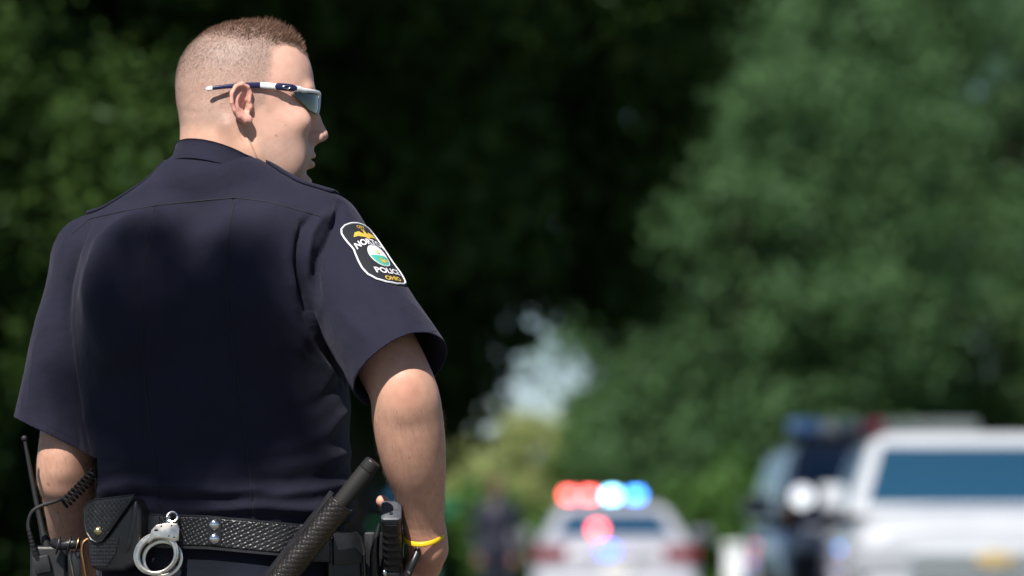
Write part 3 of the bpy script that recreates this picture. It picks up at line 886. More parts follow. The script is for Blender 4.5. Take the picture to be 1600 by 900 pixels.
def lettering(name, txt, size, m, t, arc=0.0, lift=0.0026, sx=1.0, grow=0.25):
    cu = bpy.data.curves.new(name, 'FONT'); cu.body = txt; cu.size = size; cu.align_x = 'CENTER'; cu.resolution_u = 3; cu.offset = 0.02 * size * grow
    o = bpy.data.objects.new(name, cu); me = bpy.data.meshes.new_from_object(o)
    bpy.data.objects.remove(o)
    bm = bmesh.new(); bm.from_mesh(me); bmesh.ops.triangulate(bm, faces=bm.faces)
    bmesh.ops.subdivide_edges(bm, edges=[e for e in bm.edges if e.calc_length() > 3.5], cuts=1)
    for v in bm.verts:
        s = v.co.x * sx; v.co = Vector(patch_map(s, t - v.co.y + arc * s * s, lift))
    bm.to_mesh(me); bm.free()
    return pat(name, me, m)
lettering('town_lettering', 'NORTON', 14.5, M_PWHITE, 41, 0.0075, sx=1.05, grow=1.5)
lettering('police_lettering', 'POLICE', 13.5, M_PWHITE, 95, -0.004, sx=1.15, grow=1.5)
lettering('state_lettering', 'OHIO', 10.5, M_PGOLD, 107.5, -0.002, sx=1.15, grow=1.5)
lettering('city_lettering', 'CITY', 7.5, M_PGOLD, 10.5, 0.0, grow=1.2)
lettering('of_lettering', 'OF', 5.5, M_PGOLD, 16, 0.0, grow=1.2)

# ---- trousers and shoes
def legs(p):
    d = smax(trunk(np.stack([p[..., 0], p[..., 1], np.maximum(p[..., 2], P(0, 836)[2])], -1), -0.002), p[..., 2] - P(0, 806)[2], 0.006)
    d = smax(d, P(0, 985)[2] - p[..., 2], 0.06)
    for s, k in ((1, 0.105), (-1, 0.10)):
        hip = np.array(FEET) + BX * s * 0.095 + [0, 0.0, 0.90]; knee = np.array(FEET) + BX * s * 0.13 + [0, 0.01, 0.50]; ank = np.array(FEET) + BX * s * 0.16 + [0, -0.02, 0.07]
        d = smin(d, chain(p, [hip, knee, ank], [0.098, 0.078, 0.066], 0.02), 0.04)
        seat = np.array(FEET) + BX * s * 0.085 - BYV * 0.075 + [0, 0, 0.90]
        d = smin(d, ell(p, seat, (0.09, 0.075, 0.10)), 0.05)
    return smax(d, 0.05 - p[..., 2], 0.004)
TV, TF = mesh_sdf(legs, [FEET[0] - 0.36, Y0 - 0.25, 0.03], [FEET[0] + 0.36, Y0 + 0.33, P(0, 795)[2]], 0.0075)
TV = TV + grad(legs, TV) * (0.0025 * snoise(TV * [1, 1, 1.8], 11, 9))[:, None]
tr = child('trousers', mesh_np('trousers', TV, TF), M_TROUSER, person)
for s in (1, -1):
    a = np.array(FEET) + BX * s * 0.16
    sf = lambda p, a=a: smax(smin(chain(p, [a + [0, -.06, .05], a + BYV * .08 + [0, 0, .04], a + BYV * .19 + [0, 0, .035]], [.047, .045, .04], .02), cone(p, a + [0, -.02, .05], a + [0, -.02, .14], .05, .05), .03), 0.002 - p[..., 2], 0.004)
    v, f = mesh_sdf(sf, a + [-.12, -.14, -.01], a + [.14, .28, .2], 0.006)
    child('shoe', mesh_np('shoe', v, f), M_LEATHER, person)
# ================================================================== things the officer wears and carries
M_STEEL = mat('nickel_steel', (0.62, 0.58, 0.50), 0.28, metal=1.0, var=0.15, vscale=90)
M_NICKEL = mat('bright_snap', (0.75, 0.75, 0.75), 0.16, metal=1.0)
M_BRASS = mat('brass_snap', (0.70, 0.55, 0.28), 0.22, metal=1.0)
M_BRONZE = mat('bronze_clip', (0.40, 0.22, 0.10), 0.35, metal=1.0)
M_BPLASTIC = mat('black_plastic', (0.012, 0.012, 0.014), 0.42, var=0.15, vscale=80, bump=0.1, bscale=700)
M_RUBBER = mat('black_rubber', (0.010, 0.010, 0.011), 0.6)
M_GREYPL = mat('grey_magazine_plate', (0.060, 0.066, 0.080), 0.5, var=0.1, vscale=120)
M_FOAM = mat('baton_foam', (0.006, 0.006, 0.0065), 0.75, bump=0.3, bscale=600)
M_WORN = mat('worn_leather', (0.014, 0.011, 0.010), 0.40, spec=0.55, var=0.35, vscale=50, bump=0.15, bscale=500)

def weave(u, v, c):
    """stamped basket weave height 0..1 (u, v and cell in metres)"""
    i, j = np.floor(u / c), np.floor(v / c)
    a, b = (u / c - i) * 2 - 1, (v / c - j) * 2 - 1
    par = ((i + j) % 2) > 0
    a, b = np.where(par, b, a), np.where(par, a, b)
    return (1 - np.abs(b) ** 2.5) * (0.55 + 0.45 * (1 - a ** 4)) * (0.82 + 0.18 * np.cos(b * 6.3))
def plane_pt(px, py, O, n, lift=0.0):
    o = np.array([0, 0, CAMZ]); d = W(px, py, 8.0) - o; n = np.array(n, float)
    return o + d * (((O - o) @ n) / (d @ n)) + n * lift
def unit(v): v = np.array(v, float); return v / np.linalg.norm(v)
def slab(name, poly, O, n, lift, depth, m, root, bevel=0.0, part=None, seg=2):
    """outline given by photo points on the plane (O, n), from lift to lift+depth along n"""
    k = len(poly)
    A = [plane_pt(x, y, O, n, lift) for x, y in poly]; n = np.array(n, float)
    mb = MB().add(A + [a + n * depth for a in A], [tuple(range(k))[::-1], tuple(range(k, 2 * k))] + [(i, (i + 1) % k, k + (i + 1) % k, k + i) for i in range(k)])
    me = mb.mesh(name, bevel=bevel, seg=seg)
    return sub(name, me, m, part, root) if part else child(name, me, m, root)

# ---- duty belt
bx_w = np.array([P(x, 830)[0] for x in (60, 230, 330, 480, 545, 620)]); bz_w = np.array([P(0, y)[2] for y in (828, 828, 831, 845, 858, 872)])
def belt_z(x): return np.interp(x, bx_w, bz_w)
def belt_ring(th, off):
    A, B = 0.1835 + off, 0.1290 + off; q = 2.5
    c, s = np.cos(th), np.sin(th)
    u = np.sign(c) * np.abs(c) ** (2 / q) * A; v = np.sign(s) * np.abs(s) ** (2 / q) * B
    cx = P(346, 500)[0]
    return np.stack([cx + u * BX[0] + v * BYV[0], TD + u * BX[1] + v * BYV[1]], -1)
th = np.linspace(0, 2 * math.pi, 6000, endpoint=False); rg = belt_ring(th, 0)
arc = np.concatenate([[0], np.cumsum(np.linalg.norm(np.diff(np.vstack([rg, rg[:1]]), axis=0), axis=1))])
NU = 1150
uu = np.linspace(0, arc[-1], NU, endpoint=False); thu = np.interp(uu, arc, np.append(th, 2 * math.pi))
def belt_point(u, v, off):
    r = belt_ring(np.interp(np.mod(u, arc[-1]), arc, np.append(th, 2 * math.pi)), off)
    return np.stack([r[..., 0], r[..., 1], belt_z(r[..., 0]) + v], -1)
belt = empty('duty_belt', P(345, 850, 0.055), 'black basket weave leather duty belt round the officer\'s waist', 'belt')
hv = 0.0215
vv = np.linspace(-hv, hv, 46)
U, Vv = np.meshgrid(uu, vv, indexing='ij')
ca_, sa_ = math.cos(0.5), math.sin(0.5)
hgt = weave(U * ca_ + Vv * sa_, -U * sa_ + Vv * ca_, 0.0054) * sstep(hv, hv - 0.003, np.abs(Vv))
R0 = belt_ring(thu, 0)
nrm = np.stack([np.gradient(R0[:, 1]), -np.gradient(R0[:, 0])], -1); nrm /= np.linalg.norm(nrm, axis=1, keepdims=True)
if ((R0 - R0.mean(0)) * nrm).sum() < 0: nrm = -nrm
off = 0.0065 + 0.0014 * hgt - 0.003 * sstep(hv - .0022, hv, np.abs(Vv))
X = R0[:, None, :] + nrm[:, None, :] * off[..., None]
BVt = np.concatenate([X, (belt_z(R0[:, 0])[:, None] + Vv)[..., None]], -1)
child('strap', mesh_np('strap', BVt.reshape(-1, 3), grid_faces(NU, 46, True)), M_LEATHER, belt)
def ring_band(z0, z1, o0, o1, n=240):
    t = np.interp(np.linspace(0, arc[-1], n, endpoint=False), arc, np.append(th, 2 * math.pi))
    out = []
    for z, o in ((z0, o0), (z0, o1), (z1, o1), (z1, o0)):
        r = belt_ring(t, o); out.append(np.concatenate([r, (belt_z(r[:, 0]) + z)[:, None]], 1))
    Vb = np.stack(out, 1).reshape(-1, 3); F1 = grid_faces(n, 4, True)
    F2 = np.stack([[i * 4 + 3, ((i + 1) % n) * 4 + 3, ((i + 1) % n) * 4, i * 4] for i in range(n)])
    return mesh_np('band', Vb, np.concatenate([F1, F2]), smooth=False)
child('edge_welt', ring_band(-0.0245, -0.0208, -0.001, 0.0072), M_LEATHER, belt)
child('edge_welt', ring_band(0.0205, 0.0232, -0.001, 0.0060), M_LEATHER, belt)
child('lining', ring_band(-0.0215, 0.0215, -0.002, 0.0042), M_LEATHER, belt)
def beltsurf(p): return trunk(np.stack([p[..., 0], p[..., 1], 0 * p[..., 2] + P(0, 826)[2]], -1), 0.007)
def on_belt(px, py, lift=0.0):
    c = hit(beltsurf, [(px, py)])[0]; n = grad(beltsurf, c[None])[0]; n[2] = 0; n = unit(n)
    return c + n * lift, n
c, n = on_belt(336, 831)
kp = slab('keeper', [(326, 807), (347, 809), (347, 853), (325, 851)], c, n, 0.001, 0.0045, M_LEATHER, belt, bevel=0.0014)
for y in (820, 842):
    s0 = plane_pt(336.5, y, c, n, 0.0055)
    sub('snap', MB().ball(s0, (0.0082, 0.004, 0.0078), 14, 8).mesh('snap', smooth=True), M_NICKEL, kp, belt)
c, n = on_belt(245, 829)
slab('keeper', [(233, 806), (251, 806), (251, 850), (233, 850)], c, n, 0.001, 0.004, M_LEATHER, belt, bevel=0.0014)

# ---- open-flap cuff case
n1 = unit((-0.50, -0.86, 0)); O1 = P(140, 800, -0.036)
case = empty('cuff_case', plane_pt(170, 880, O1, n1), 'black basket weave leather cuff case with brass snap beside the handcuffs', 'pouch')
body_poly = [(134, 800), (140, 786), (155, 780), (205, 778), (214, 786), (217, 800), (216, 862), (208, 884), (190, 893), (150, 893), (138, 884), (134, 866)]
slab('case_body', body_poly, O1, n1, -0.0385, 0.036, M_LEATHER, case, bevel=0.007, seg=3)
n1s = unit((0.62, -0.78, 0)); 
def weave_panel(name, poly, O, n, lift, m, root, cell=0.006, amp=0.0011, step=0.0009, part=None, rot=0.0, thick=0.0):
    """leather panel with stamped weave, its outline given by photo points on the plane (O, n)"""
    n = np.array(n, float); ax = unit(np.cross([0, 0, 1.0], n)); ax = ax if ax[0] > 0 else -ax; ay = np.cross(n, ax); ay = ay if ay[2] > 0 else -ay
    pts = np.array([plane_pt(x, y, O, n) for x, y in poly]); loc = np.stack([(pts - O) @ ax, (pts - O) @ ay], -1)
    xs = np.arange(loc[:, 0].min(), loc[:, 0].max() + step, step); ys = np.arange(loc[:, 1].min(), loc[:, 1].max() + step, step)
    Xg, Yg = np.meshgrid(xs, ys, indexing='ij')
    ins = np.zeros_like(Xg, bool); j = len(loc) - 1
    for i in range(len(loc)):
        cnd = (loc[i, 1] > Yg) != (loc[j, 1] > Yg)
        xi = (loc[j, 0] - loc[i, 0]) * (Yg - loc[i, 1]) / (loc[j, 1] - loc[i, 1] + 1e-12) + loc[i, 0]
        ins ^= cnd & (Xg < xi); j = i
    cr, sr = math.cos(rot), math.sin(rot)
    H = weave(Xg * cr + Yg * sr, -Xg * sr + Yg * cr, cell) * amp
    Vp = O + Xg[..., None] * ax + Yg[..., None] * ay + (lift + H)[..., None] * n
    Fp = grid_faces(len(xs), len(ys)); Fp = Fp[ins.ravel()[Fp].all(1)]
    used, inv = np.unique(Fp, return_inverse=True)
    me = mesh_np(name, Vp.reshape(-1, 3)[used], inv.reshape(-1, 4))
    return sub(name, me, m, part, root) if part else child(name, me, m, root)
weave_panel('front_panel', [(138, 842), (186, 838), (180, 866), (166, 886), (142, 884)], O1, n1, -0.002, M_LEATHER, case, cell=0.0052)
flap = [(134, 794), (139, 786), (150, 781), (213, 773), (200, 791), (187, 809), (173, 829), (161, 845), (153, 848), (144, 843), (137, 832), (134, 818)]
fl = slab('flap', flap, O1, n1, 0.0, 0.003, M_LEATHER, case, bevel=0.001)
fc_ = np.mean(flap, 0)
weave_panel('flap_weave', [tuple(fc_ + (np.array(p) - fc_) * 0.86) for p in flap], O1, n1, 0.0029, M_LEATHER, case, cell=0.0056, part=fl, rot=0.75)
edge = [plane_pt(x, y, O1, n1, 0.0025) for x, y in dense(flap + flap[:1], 4)]
sub('flap_edge', MB().tube(edge, 0.0013, 6, cap=False).mesh('flap_edge', smooth=True), M_LEATHER, fl, case)
sub('snap', MB().ball(plane_pt(156, 830, O1, n1, 0.004), (0.0066, 0.0045, 0.0066), 14, 8).mesh('snap', smooth=True), M_BRASS, fl, case)
# curved gusset along the open side
gus = []
for t in np.linspace(0, 1, 10):
    gus.append(plane_pt(209 - 16 * t * t + 2 * t, 782 + 84 * t, O1, n1, -0.006))
child('gusset', MB().tube(gus, [0.003] + [0.0062] * 8 + [0.003], 10).mesh('gusset', smooth=True), M_LEATHER, case)

# ---- handcuffs
OH = on_belt(250, 830, 0.016)[0]; nh = unit((-0.10, -0.99, 0.06))
cuffs = empty('handcuffs', plane_pt(245, 898, OH, nh), 'nickel steel handcuffs hanging from the duty belt', 'handcuffs')
def hp(x, y, l=0.0): return plane_pt(x, y, OH, nh, l)
def annulus(name, co, ro, ci, ri, rot, lift, depth, m, root):
    k = 56; cr, sr = math.cos(rot), math.sin(rot)
    def el(c, r): return [(c[0] + r[0] * math.cos(a) * cr - r[1] * math.sin(a) * sr, c[1] + r[0] * math.cos(a) * sr + r[1] * math.sin(a) * cr) for a in np.linspace(0, 2 * math.pi, k, endpoint=False)]
    o, i = el(co, ro), el(ci, ri)
    A = [hp(x, y, lift) for x, y in o] + [hp(x, y, lift) for x, y in i]; B_ = [p + np.array(nh) * depth for p in A]
    Fa = []
    for j in range(k):
        b = (j + 1) % k
        Fa += [(2 * k + j, 2 * k + b, 3 * k + b, 3 * k + j), (j, k + j, k + b, b), (j, b, 2 * k + b, 2 * k + j), (k + j, 3 * k + j, 3 * k + b, k + b)]
    return child(name, MB().add(A + B_, Fa).mesh(name, bevel=0.0009), m, root)
annulus('cuff_ring', (245, 866), (36.5, 32.5), (246, 868), (27.5, 24.5), -0.55, 0.0, 0.0075, M_STEEL, cuffs)
annulus('cuff_ring', (245.5, 866.5), (33.5, 29.5), (246, 868), (28.5, 25.5), -0.55, 0.0076, 0.0022, M_STEEL, cuffs)
plate = slab('cheek_plate', [(236, 836), (238, 829), (246, 821), (262, 818), (279, 819), (282, 826), (281, 845), (272, 848), (258, 842), (244, 842), (232, 850)], OH, nh, -0.001, 0.0115, M_STEEL, cuffs, bevel=0.0012)
sub('keyhole', MB().ball(hp(246, 829, 0.0104), (0.003, 0.0012, 0.0018), 10, 6).mesh('keyhole', smooth=True), M_RUBBER, plate, cuffs)
for x, y in ((254, 823), (270, 822), (274, 840), (266, 838)):
    sub('rivet', MB().ball(hp(x, y, 0.0104), (0.0013, 0.0008, 0.0013), 8, 6).mesh('rivet', smooth=True), M_BPLASTIC, plate, cuffs)
child('swivel', MB().tube([hp(263, 821, .005), hp(263, 812, .005), hp(266, 807, .005)], [0.0042, 0.0036, 0.003], 10).mesh('swivel', smooth=True), M_STEEL, cuffs)
child('chain_link', MB().tube([hp(270 + 8 * math.cos(a), 808 + 8 * math.sin(a), .004 + 0.003 * math.sin(a)) for a in np.linspace(0, 6.2832, 20)], 0.0021, 8, cap=False).mesh('chain_link', smooth=True), M_NICKEL, cuffs)
for k_ in range(7):                                        # ratchet teeth under the hinge
    a = 1.35 + 0.09 * k_
    child('ratchet_tooth', MB().box(hp(246 + 31 * math.cos(a), 867 + 30 * math.sin(a), 0.0105), (0.0012, 0.0012, 0.0012)).mesh('ratchet_tooth'), M_STEEL, cuffs)
# the second cuff folded behind the first
annulus('cuff_ring', (252, 872), (33, 31), (252, 873), (26, 24), -0.3, -0.012, 0.006, M_STEEL, cuffs)

# ---- baton in its holder
db = -0.052
bc, bn = on_belt(480, 846)
bd = bc[1] - Y0 - 0.026
def bp(t, off=0.0): # along the axis from the top of the grip (0) to the bottom of the holder (1)
    return P(583 - 150 * t, 722 + 190 * t, bd - 0.03 * (1 - t))
bax = unit(bp(1) - bp(0)); 
baton = empty('baton', bp(1), 'black foam grip expandable baton standing slanted in its holder', 'baton')
L_ = np.linalg.norm(bp(1) - bp(0))
child('grip', MB().tube([bp(0.0), bp(0.006), bp(0.05), bp(0.062), bp(0.068), bp(0.074), bp(0.5)], [0.0115, 0.0118, 0.0124, 0.0124, 0.0117, 0.0126, 0.0126], 24).mesh('grip', smooth=True), M_FOAM, baton)
child('end_cap', MB().tube([bp(-0.008), bp(-0.004), bp(0.004)], [0.0085, 0.0105, 0.0112], 20).mesh('end_cap', smooth=True), M_BPLASTIC, baton)
child('shaft', MB().tube([bp(0.5), bp(1.05)], 0.0125, 16).mesh('shaft', smooth=True), M_STEEL, baton)
holder = empty('baton_holder', bp(1.1), 'worn basket weave leather baton holder slanted across the back of the belt', 'holder')
e_1 = unit(np.cross(bax, [0, -1, 0])); e_2 = np.cross(bax, e_1)
if e_2[1] > 0: e_2 = -e_2
nl, na = 190, 110
tl = np.linspace(0.33, 1.12, nl); an = np.linspace(0, 2 * math.pi, na, endpoint=False)
TT, AA = np.meshgrid(tl, an, indexing='ij')
Hh = weave(TT * L_ * 0.8 + AA * 0.019 * 0.6, AA * 0.019 * 0.8 - TT * L_ * 0.6, 0.0068) * sstep(0.33, 0.35, TT) * 0.0008
Rr = 0.0156 + 0.001 * (1 - sstep(0.33, 0.345, TT)) + Hh
base = np.array([bp(t) for t in tl])
HV = base[:, None, :] + (np.cos(AA) * Rr)[..., None] * e_1 + (np.sin(AA) * Rr)[..., None] * e_2
hf = grid_faces(na, nl, True)
HVt = np.transpose(HV, (1, 0, 2)).reshape(-1, 3)
tube_ = child('sheath', mesh_np('sheath', HVt, hf), M_WORN, holder)
k_ = tube_.modifiers.new('thickness', 'SOLIDIFY'); k_.thickness, k_.offset = 0.003, -1
sd = e_1 if e_1[0] < 0 else -e_1
sp = [bp(t) + sd * 0.0172 + e_2 * 0.004 for t in np.linspace(0.325, 1.12, 12)]
child('welt', MB().tube(sp, [0.002] + [0.0042] * 10 + [0.003], 10).mesh('welt', smooth=True), M_LEATHER, holder)
sp = [bp(t) + sd * 0.0192 - e_2 * 0.004 for t in np.linspace(0.32, 1.12, 12)]
child('back_strip', MB().tube(sp, 0.0042, 8).mesh('back_strip', smooth=True), M_LEATHER, holder)
lc = on_belt(500, 850, -0.002)[0]
child('belt_loop', MB().box((lc + bp(0.66)) / 2 + [0, 0.006, 0], (0.022, 0.012, 0.027)).mesh('belt_loop', bevel=0.004), M_LEATHER, holder)

# ---- small pouch on the right hip
O2, n2 = on_belt(530, 862, 0.002)
n2 = unit((0.42, -0.9, 0))
mag = empty('magazine_pouch', plane_pt(530, 900, O2, n2), 'plain black pouch on the belt behind the baton holder', 'pouch')
slab('pouch_body', [(506, 838), (556, 838), (559, 850), (560, 915), (506, 915)], O2, n2, -0.012, 0.028, M_LEATHER, mag, bevel=0.005, seg=3)
slab('pouch_flap', [(512, 833), (546, 832), (556, 840), (558, 880), (513, 884)], O2, n2, 0.0165, 0.004, M_LEATHER, mag, bevel=0.0016)
child('pouch_edge', MB().tube([plane_pt(x, y, O2, n2, 0.019) for x, y in ((546, 832), (555, 841), (560, 860), (562, 912))], 0.0028, 8).mesh('pouch_edge', smooth=True), M_LEATHER, mag)

# ---- pistol in its holster
def gp(px, py, d): return P(px, py, d)
pistol = empty('pistol', gp(611, 900, -0.02), 'black pistol with grey magazine base plate, butt towards the viewer', 'pistol')
def rsec(c, w, h, r, ax, ay, k=5):
    pts = []
    for qx, qy, a0 in ((1, 1, 0), (-1, 1, 90), (-1, -1, 180), (1, -1, 270)):
        for j in range(k):
            a = math.radians(a0 + 90 * j / (k - 1)); pts.append(c + ax * (qx * (w - r) + r * math.cos(a)) + ay * (qy * (h - r) + r * math.sin(a)))
    return pts
gx = np.array([1.0, 0, 0]); gdir = unit((0.02, 0.62, -0.78)); gy = unit(np.cross(gx, gdir)); gy = gy if gy[2] > 0 else -gy
G0 = gp(611.5, 800, -0.075)
def loft(secs):
    k = len(secs[0]); Vl = [p for s in secs for p in s]; n_ = len(secs)
    Fl = [(i * k + j, i * k + (j + 1) % k, (i + 1) * k + (j + 1) % k, (i + 1) * k + j) for i in range(n_ - 1) for j in range(k)]
    return MB().add(Vl, Fl + [tuple(range(k))[::-1], tuple((n_ - 1) * k + j for j in range(k))])
secs = []
for i, t in enumerate(np.linspace(0.006, 0.105, 34)):
    rib = 0.0011 * math.cos(t * 2 * math.pi / 0.0125) if t > 0.02 else 0
    secs.append(rsec(G0 + gdir * t, 0.0132 + rib * 0.4, 0.0235 + rib + 0.004 * (t > 0.09), 0.008, gx, gy))
child('grip', loft(secs).mesh('grip', smooth=True), M_BPLASTIC, pistol)
bpz = [rsec(G0 + gdir * t, w, h, 0.006, gx, gy) for t, w, h in ((-0.0045, 0.0125, 0.0195), (-0.003, 0.0142, 0.0215), (0.004, 0.0145, 0.022), (0.0062, 0.0135, 0.021))]
bpl = child('base_plate', loft(bpz).mesh('base_plate', smooth=True), M_GREYPL, pistol)
sub('plate_recess', loft([rsec(G0 + gdir * t + gy * 0.0075, w, 0.0085, 0.002, gx, gy) for t, w in ((-0.0052, 0.0095), (-0.0042, 0.0098))]).mesh('plate_recess'), mat('dark_plate', (0.065, 0.07, 0.085), .5), bpl, pistol)
sub('plate_button', MB().tube([G0 + gdir * -0.0058 - gy * 0.010, G0 + gdir * -0.004 - gy * 0.010], 0.0026, 14).mesh('plate_button', smooth=True), M_BPLASTIC, bpl, pistol)
sl0 = G0 + gdir * 0.098 + np.array([0, 0.012, 0.0])
child('frame', MB().box(sl0 + [0, 0.035, -0.01], (0.0128, 0.075, 0.014), np.stack([gx, unit((0, 0.55, -0.83)), unit((0, .83, .55))], 1)).mesh('frame', bevel=0.003), M_BPLASTIC, pistol)
child('slide', MB().box(sl0 + [0, 0.060, 0.006], (0.0125, 0.088, 0.013), np.stack([gx, unit((0, 0.55, -0.83)), unit((0, .83, .55))], 1)).mesh('slide', bevel=0.002), M_BPLASTIC, pistol)
child('rear_sight', MB().box(G0 + gdir * 0.02 + gy * 0.027 + [0, 0.0, 0], (0.0105, 0.004, 0.004)).mesh('rear_sight', bevel=0.001), M_BPLASTIC, pistol)
holster = empty('holster', gp(612, 960, -0.0), 'black leather belt holster carrying the pistol on the right hip', 'holster')
hs = []
for t, w, h, fwd in ((0.0, 0.021, 0.034, 0), (0.03, 0.0225, 0.037, 0.006), (0.09, 0.022, 0.036, 0.012), (0.16, 0.019, 0.028, 0.015), (0.20, 0.016, 0.02, 0.017)):
    hs.append(rsec(gp(612, 872, 0.028) + np.array([-0.004 * t / 0.2, fwd, -t]), w, h, 0.012, gx, np.array([0, 1.0, 0])))
hb = child('holster_body', loft(hs).mesh('holster_body', smooth=True), M_LEATHER, holster)
child('thumb_strap', MB().tube([gp(x, y, d) for x, y, d in ((655, 850, -0.034), (651, 866, -0.042), (644, 882, -0.046), (634, 905, -0.04))], [0.0035, 0.0052, 0.0056, 0.006], 10).mesh('thumb_strap', smooth=True), M_LEATHER, holster)
child('hanger', MB().box(gp(584, 880, 0.03), (0.014, 0.022, 0.045)).mesh('hanger', bevel=0.005), M_LEATHER, holster)
child('side_wing', MB().tube([gp(x, y, d) for x, y, d in ((593, 818, -0.035), (588, 840, -0.035), (585, 868, -0.03), (586, 905, -0.02))], [0.003, 0.005, 0.007, 0.008], 10).mesh('side_wing', smooth=True), M_LEATHER, holster)
for x, y in ((601, 895), (639, 893)):
    sub('snap', MB().ball(gp(x, y, -0.046), (0.0036, 0.003, 0.005), 10, 6).mesh('snap', smooth=True), M_NICKEL, hb, holster)

# ---- yellow wristband
wc = P(663, 831, -0.022); wb = []
for i in range(64):
    a = 2 * math.pi * i / 64
    r = np.array([math.cos(a) * 0.0293, math.sin(a) * 0.0300, 0.0155 * math.sin(a) + 0.0035 * math.cos(a) - 0.002])
    o = np.array([math.cos(a), math.sin(a), 0])
    for dz, dr in ((-0.0042, 0.0), (-0.0036, 0.0022), (0.0036, 0.0022), (0.0042, 0.0)):
        wb.append(wc + r + o * dr + [0, 0, dz])
n_ = 4
Fw = np.concatenate([grid_faces(64, 4, True), np.stack([[i * 4 + 3, ((i + 1) % 64) * 4 + 3, ((i + 1) % 64) * 4, i * 4] for i in range(64)])])
wrist = ob('wristband', mesh_np('wristband', np.array(wb), Fw), mat('yellow_silicone', (0.80, 0.52, 0.015), 0.42, spec=0.4, var=0.05, vscale=40), origin=wc)
tag(wrist, 'yellow silicone wristband on the officer\'s wrist', 'wristband')
bvm = wrist.modifiers.new('soft', 'SUBSURF'); bvm.levels = bvm.render_levels = 1

# ---- radio with antenna and coiled cord
radio = empty('police_radio', P(75, 900, 0.03), 'black hand radio with whip antenna and coiled cord on the belt', 'radio')
rb_ = MB().box(P(78, 905, 0.045), (0.027, 0.020, 0.048)).mesh('radio_body', bevel=0.006, seg=3)
child('radio_body', rb_, M_BPLASTIC, radio)
child('antenna', MB().tube([P(x, y, 0.045) for x, y in ((74, 858), (70, 842), (66, 828), (55, 775), (46, 728), (39, 690))], [0.0068, 0.0066, 0.0045, 0.0036, 0.0030, 0.0026], 12).mesh('antenna', smooth=True), M_RUBBER, radio)
child('antenna_tip', MB().ball(P(38, 685, 0.045), 0.0046, 12, 8).mesh('antenna_tip', smooth=True), M_RUBBER, radio)
child('volume_knob', MB().tube([P(88, 862, 0.04), P(88, 848, 0.04)], [0.0075, 0.007], 14).mesh('volume_knob', smooth=True), M_BPLASTIC, radio)
child('channel_knob', MB().tube([P(102, 864, 0.05), P(102, 850, 0.05)], [0.0065, 0.006], 14).mesh('channel_knob', smooth=True), M_BPLASTIC, radio)
child('plug', MB().box(P(66, 882, 0.018), (0.0115, 0.010, 0.0125), np.array(Matrix.Rotation(-0.2, 3, 'Y'))).mesh('plug', bevel=0.0025), M_BPLASTIC, radio)
def spline(pts, n=8):
    pts = [np.array(p, float) for p in pts]; out = []
    for i in range(len(pts) - 1):
        p0, p1, p2, p3 = pts[max(i - 1, 0)], pts[i], pts[i + 1], pts[min(i + 2, len(pts) - 1)]
        for t in np.linspace(0, 1, n, endpoint=False):
            out.append(0.5 * ((2 * p1) + (-p0 + p2) * t + (2 * p0 - 5 * p1 + 4 * p2 - p3) * t * t + (-p0 + 3 * p1 - 3 * p2 + p3) * t ** 3))
    return out + [pts[-1]]
cab = spline([P(60, 876, .012), P(53, 858, .008), P(47, 836, .006), P(44, 818, .006), P(50, 800, .006), P(66, 790, .006), P(88, 783, .004), P(103, 776, .0)], 8)
child('cord', MB().tube(cab, 0.0027, 8).mesh('cord', smooth=True), M_RUBBER, radio)
relief = MB()
for i, t in enumerate(np.linspace(0.02, 0.34, 9)):
    k_ = int(t * (len(cab) - 1)); relief.tube([cab[k_], cab[k_] + unit(cab[k_ + 1] - cab[k_]) * 0.0035], 0.0048 - 0.00018 * i, 10)
rl = child('strain_relief', relief.mesh('strain_relief', smooth=True), M_RUBBER, radio)
rl['kind'] = 'stuff'
hx = []
ca0, ca1 = P(101, 787, 0.0), P(149, 738, 0.015)
da = unit(ca1 - ca0); s1 = unit(np.cross(da, [0, -1, 0])); s2 = np.cross(da, s1)
for t in np.linspace(0, 1, 190):
    a = t * 2 * math.pi * 9.5 + 0.6
    hx.append(ca0 + (ca1 - ca0) * t + 0.0068 * (math.cos(a) * s1 + math.sin(a) * s2))
child('coiled_cord', MB().tube(hx, 0.0023, 8).mesh('coiled_cord', smooth=True), M_RUBBER, radio)

# ---- leather strap and clips beside the radio
clip = empty('key_clip', P(112, 890, 0.0), 'black leather loop with steel rings and bronze hook between radio and cuff case', 'clip')
child('leather_loop', MB().tube(spline([P(84, 848, 0.01), P(96, 852, 0.0), P(112, 850, -0.004), P(130, 850, 0.0)], 6), 0.0075, 10).mesh('leather_loop', smooth=True), M_LEATHER, clip)
for x in (91, 108, 121):
    child('steel_ring', MB().tube([P(x, 852, -0.004) + np.array([0.003 * math.cos(a) , 0.0095 * math.sin(a), 0.0125 * math.cos(a)]) for a in np.linspace(0, 6.2832, 18)], 0.0010, 6, cap=False).mesh('steel_ring', smooth=True), M_BRONZE if x > 115 else M_BPLASTIC, clip)
child('bronze_hook', MB().tube(spline([P(137, 842, -0.02), P(130, 848, -0.022), P(128, 862, -0.022), P(132, 885, -0.022), P(136, 912, -0.02)], 6), 0.0024, 8).mesh('bronze_hook', smooth=True), M_BRONZE, clip)
child('hanging_strap', MB().box(P(118, 885, 0.0), (0.0065, 0.003, 0.022)).mesh('hanging_strap', bevel=0.0012), M_LEATHER, clip)
child('steel_pin', MB().tube([P(109, 868, -.006), P(116, 905, -.006)], 0.0011, 6).mesh('steel_pin', smooth=True), M_STEEL, clip)

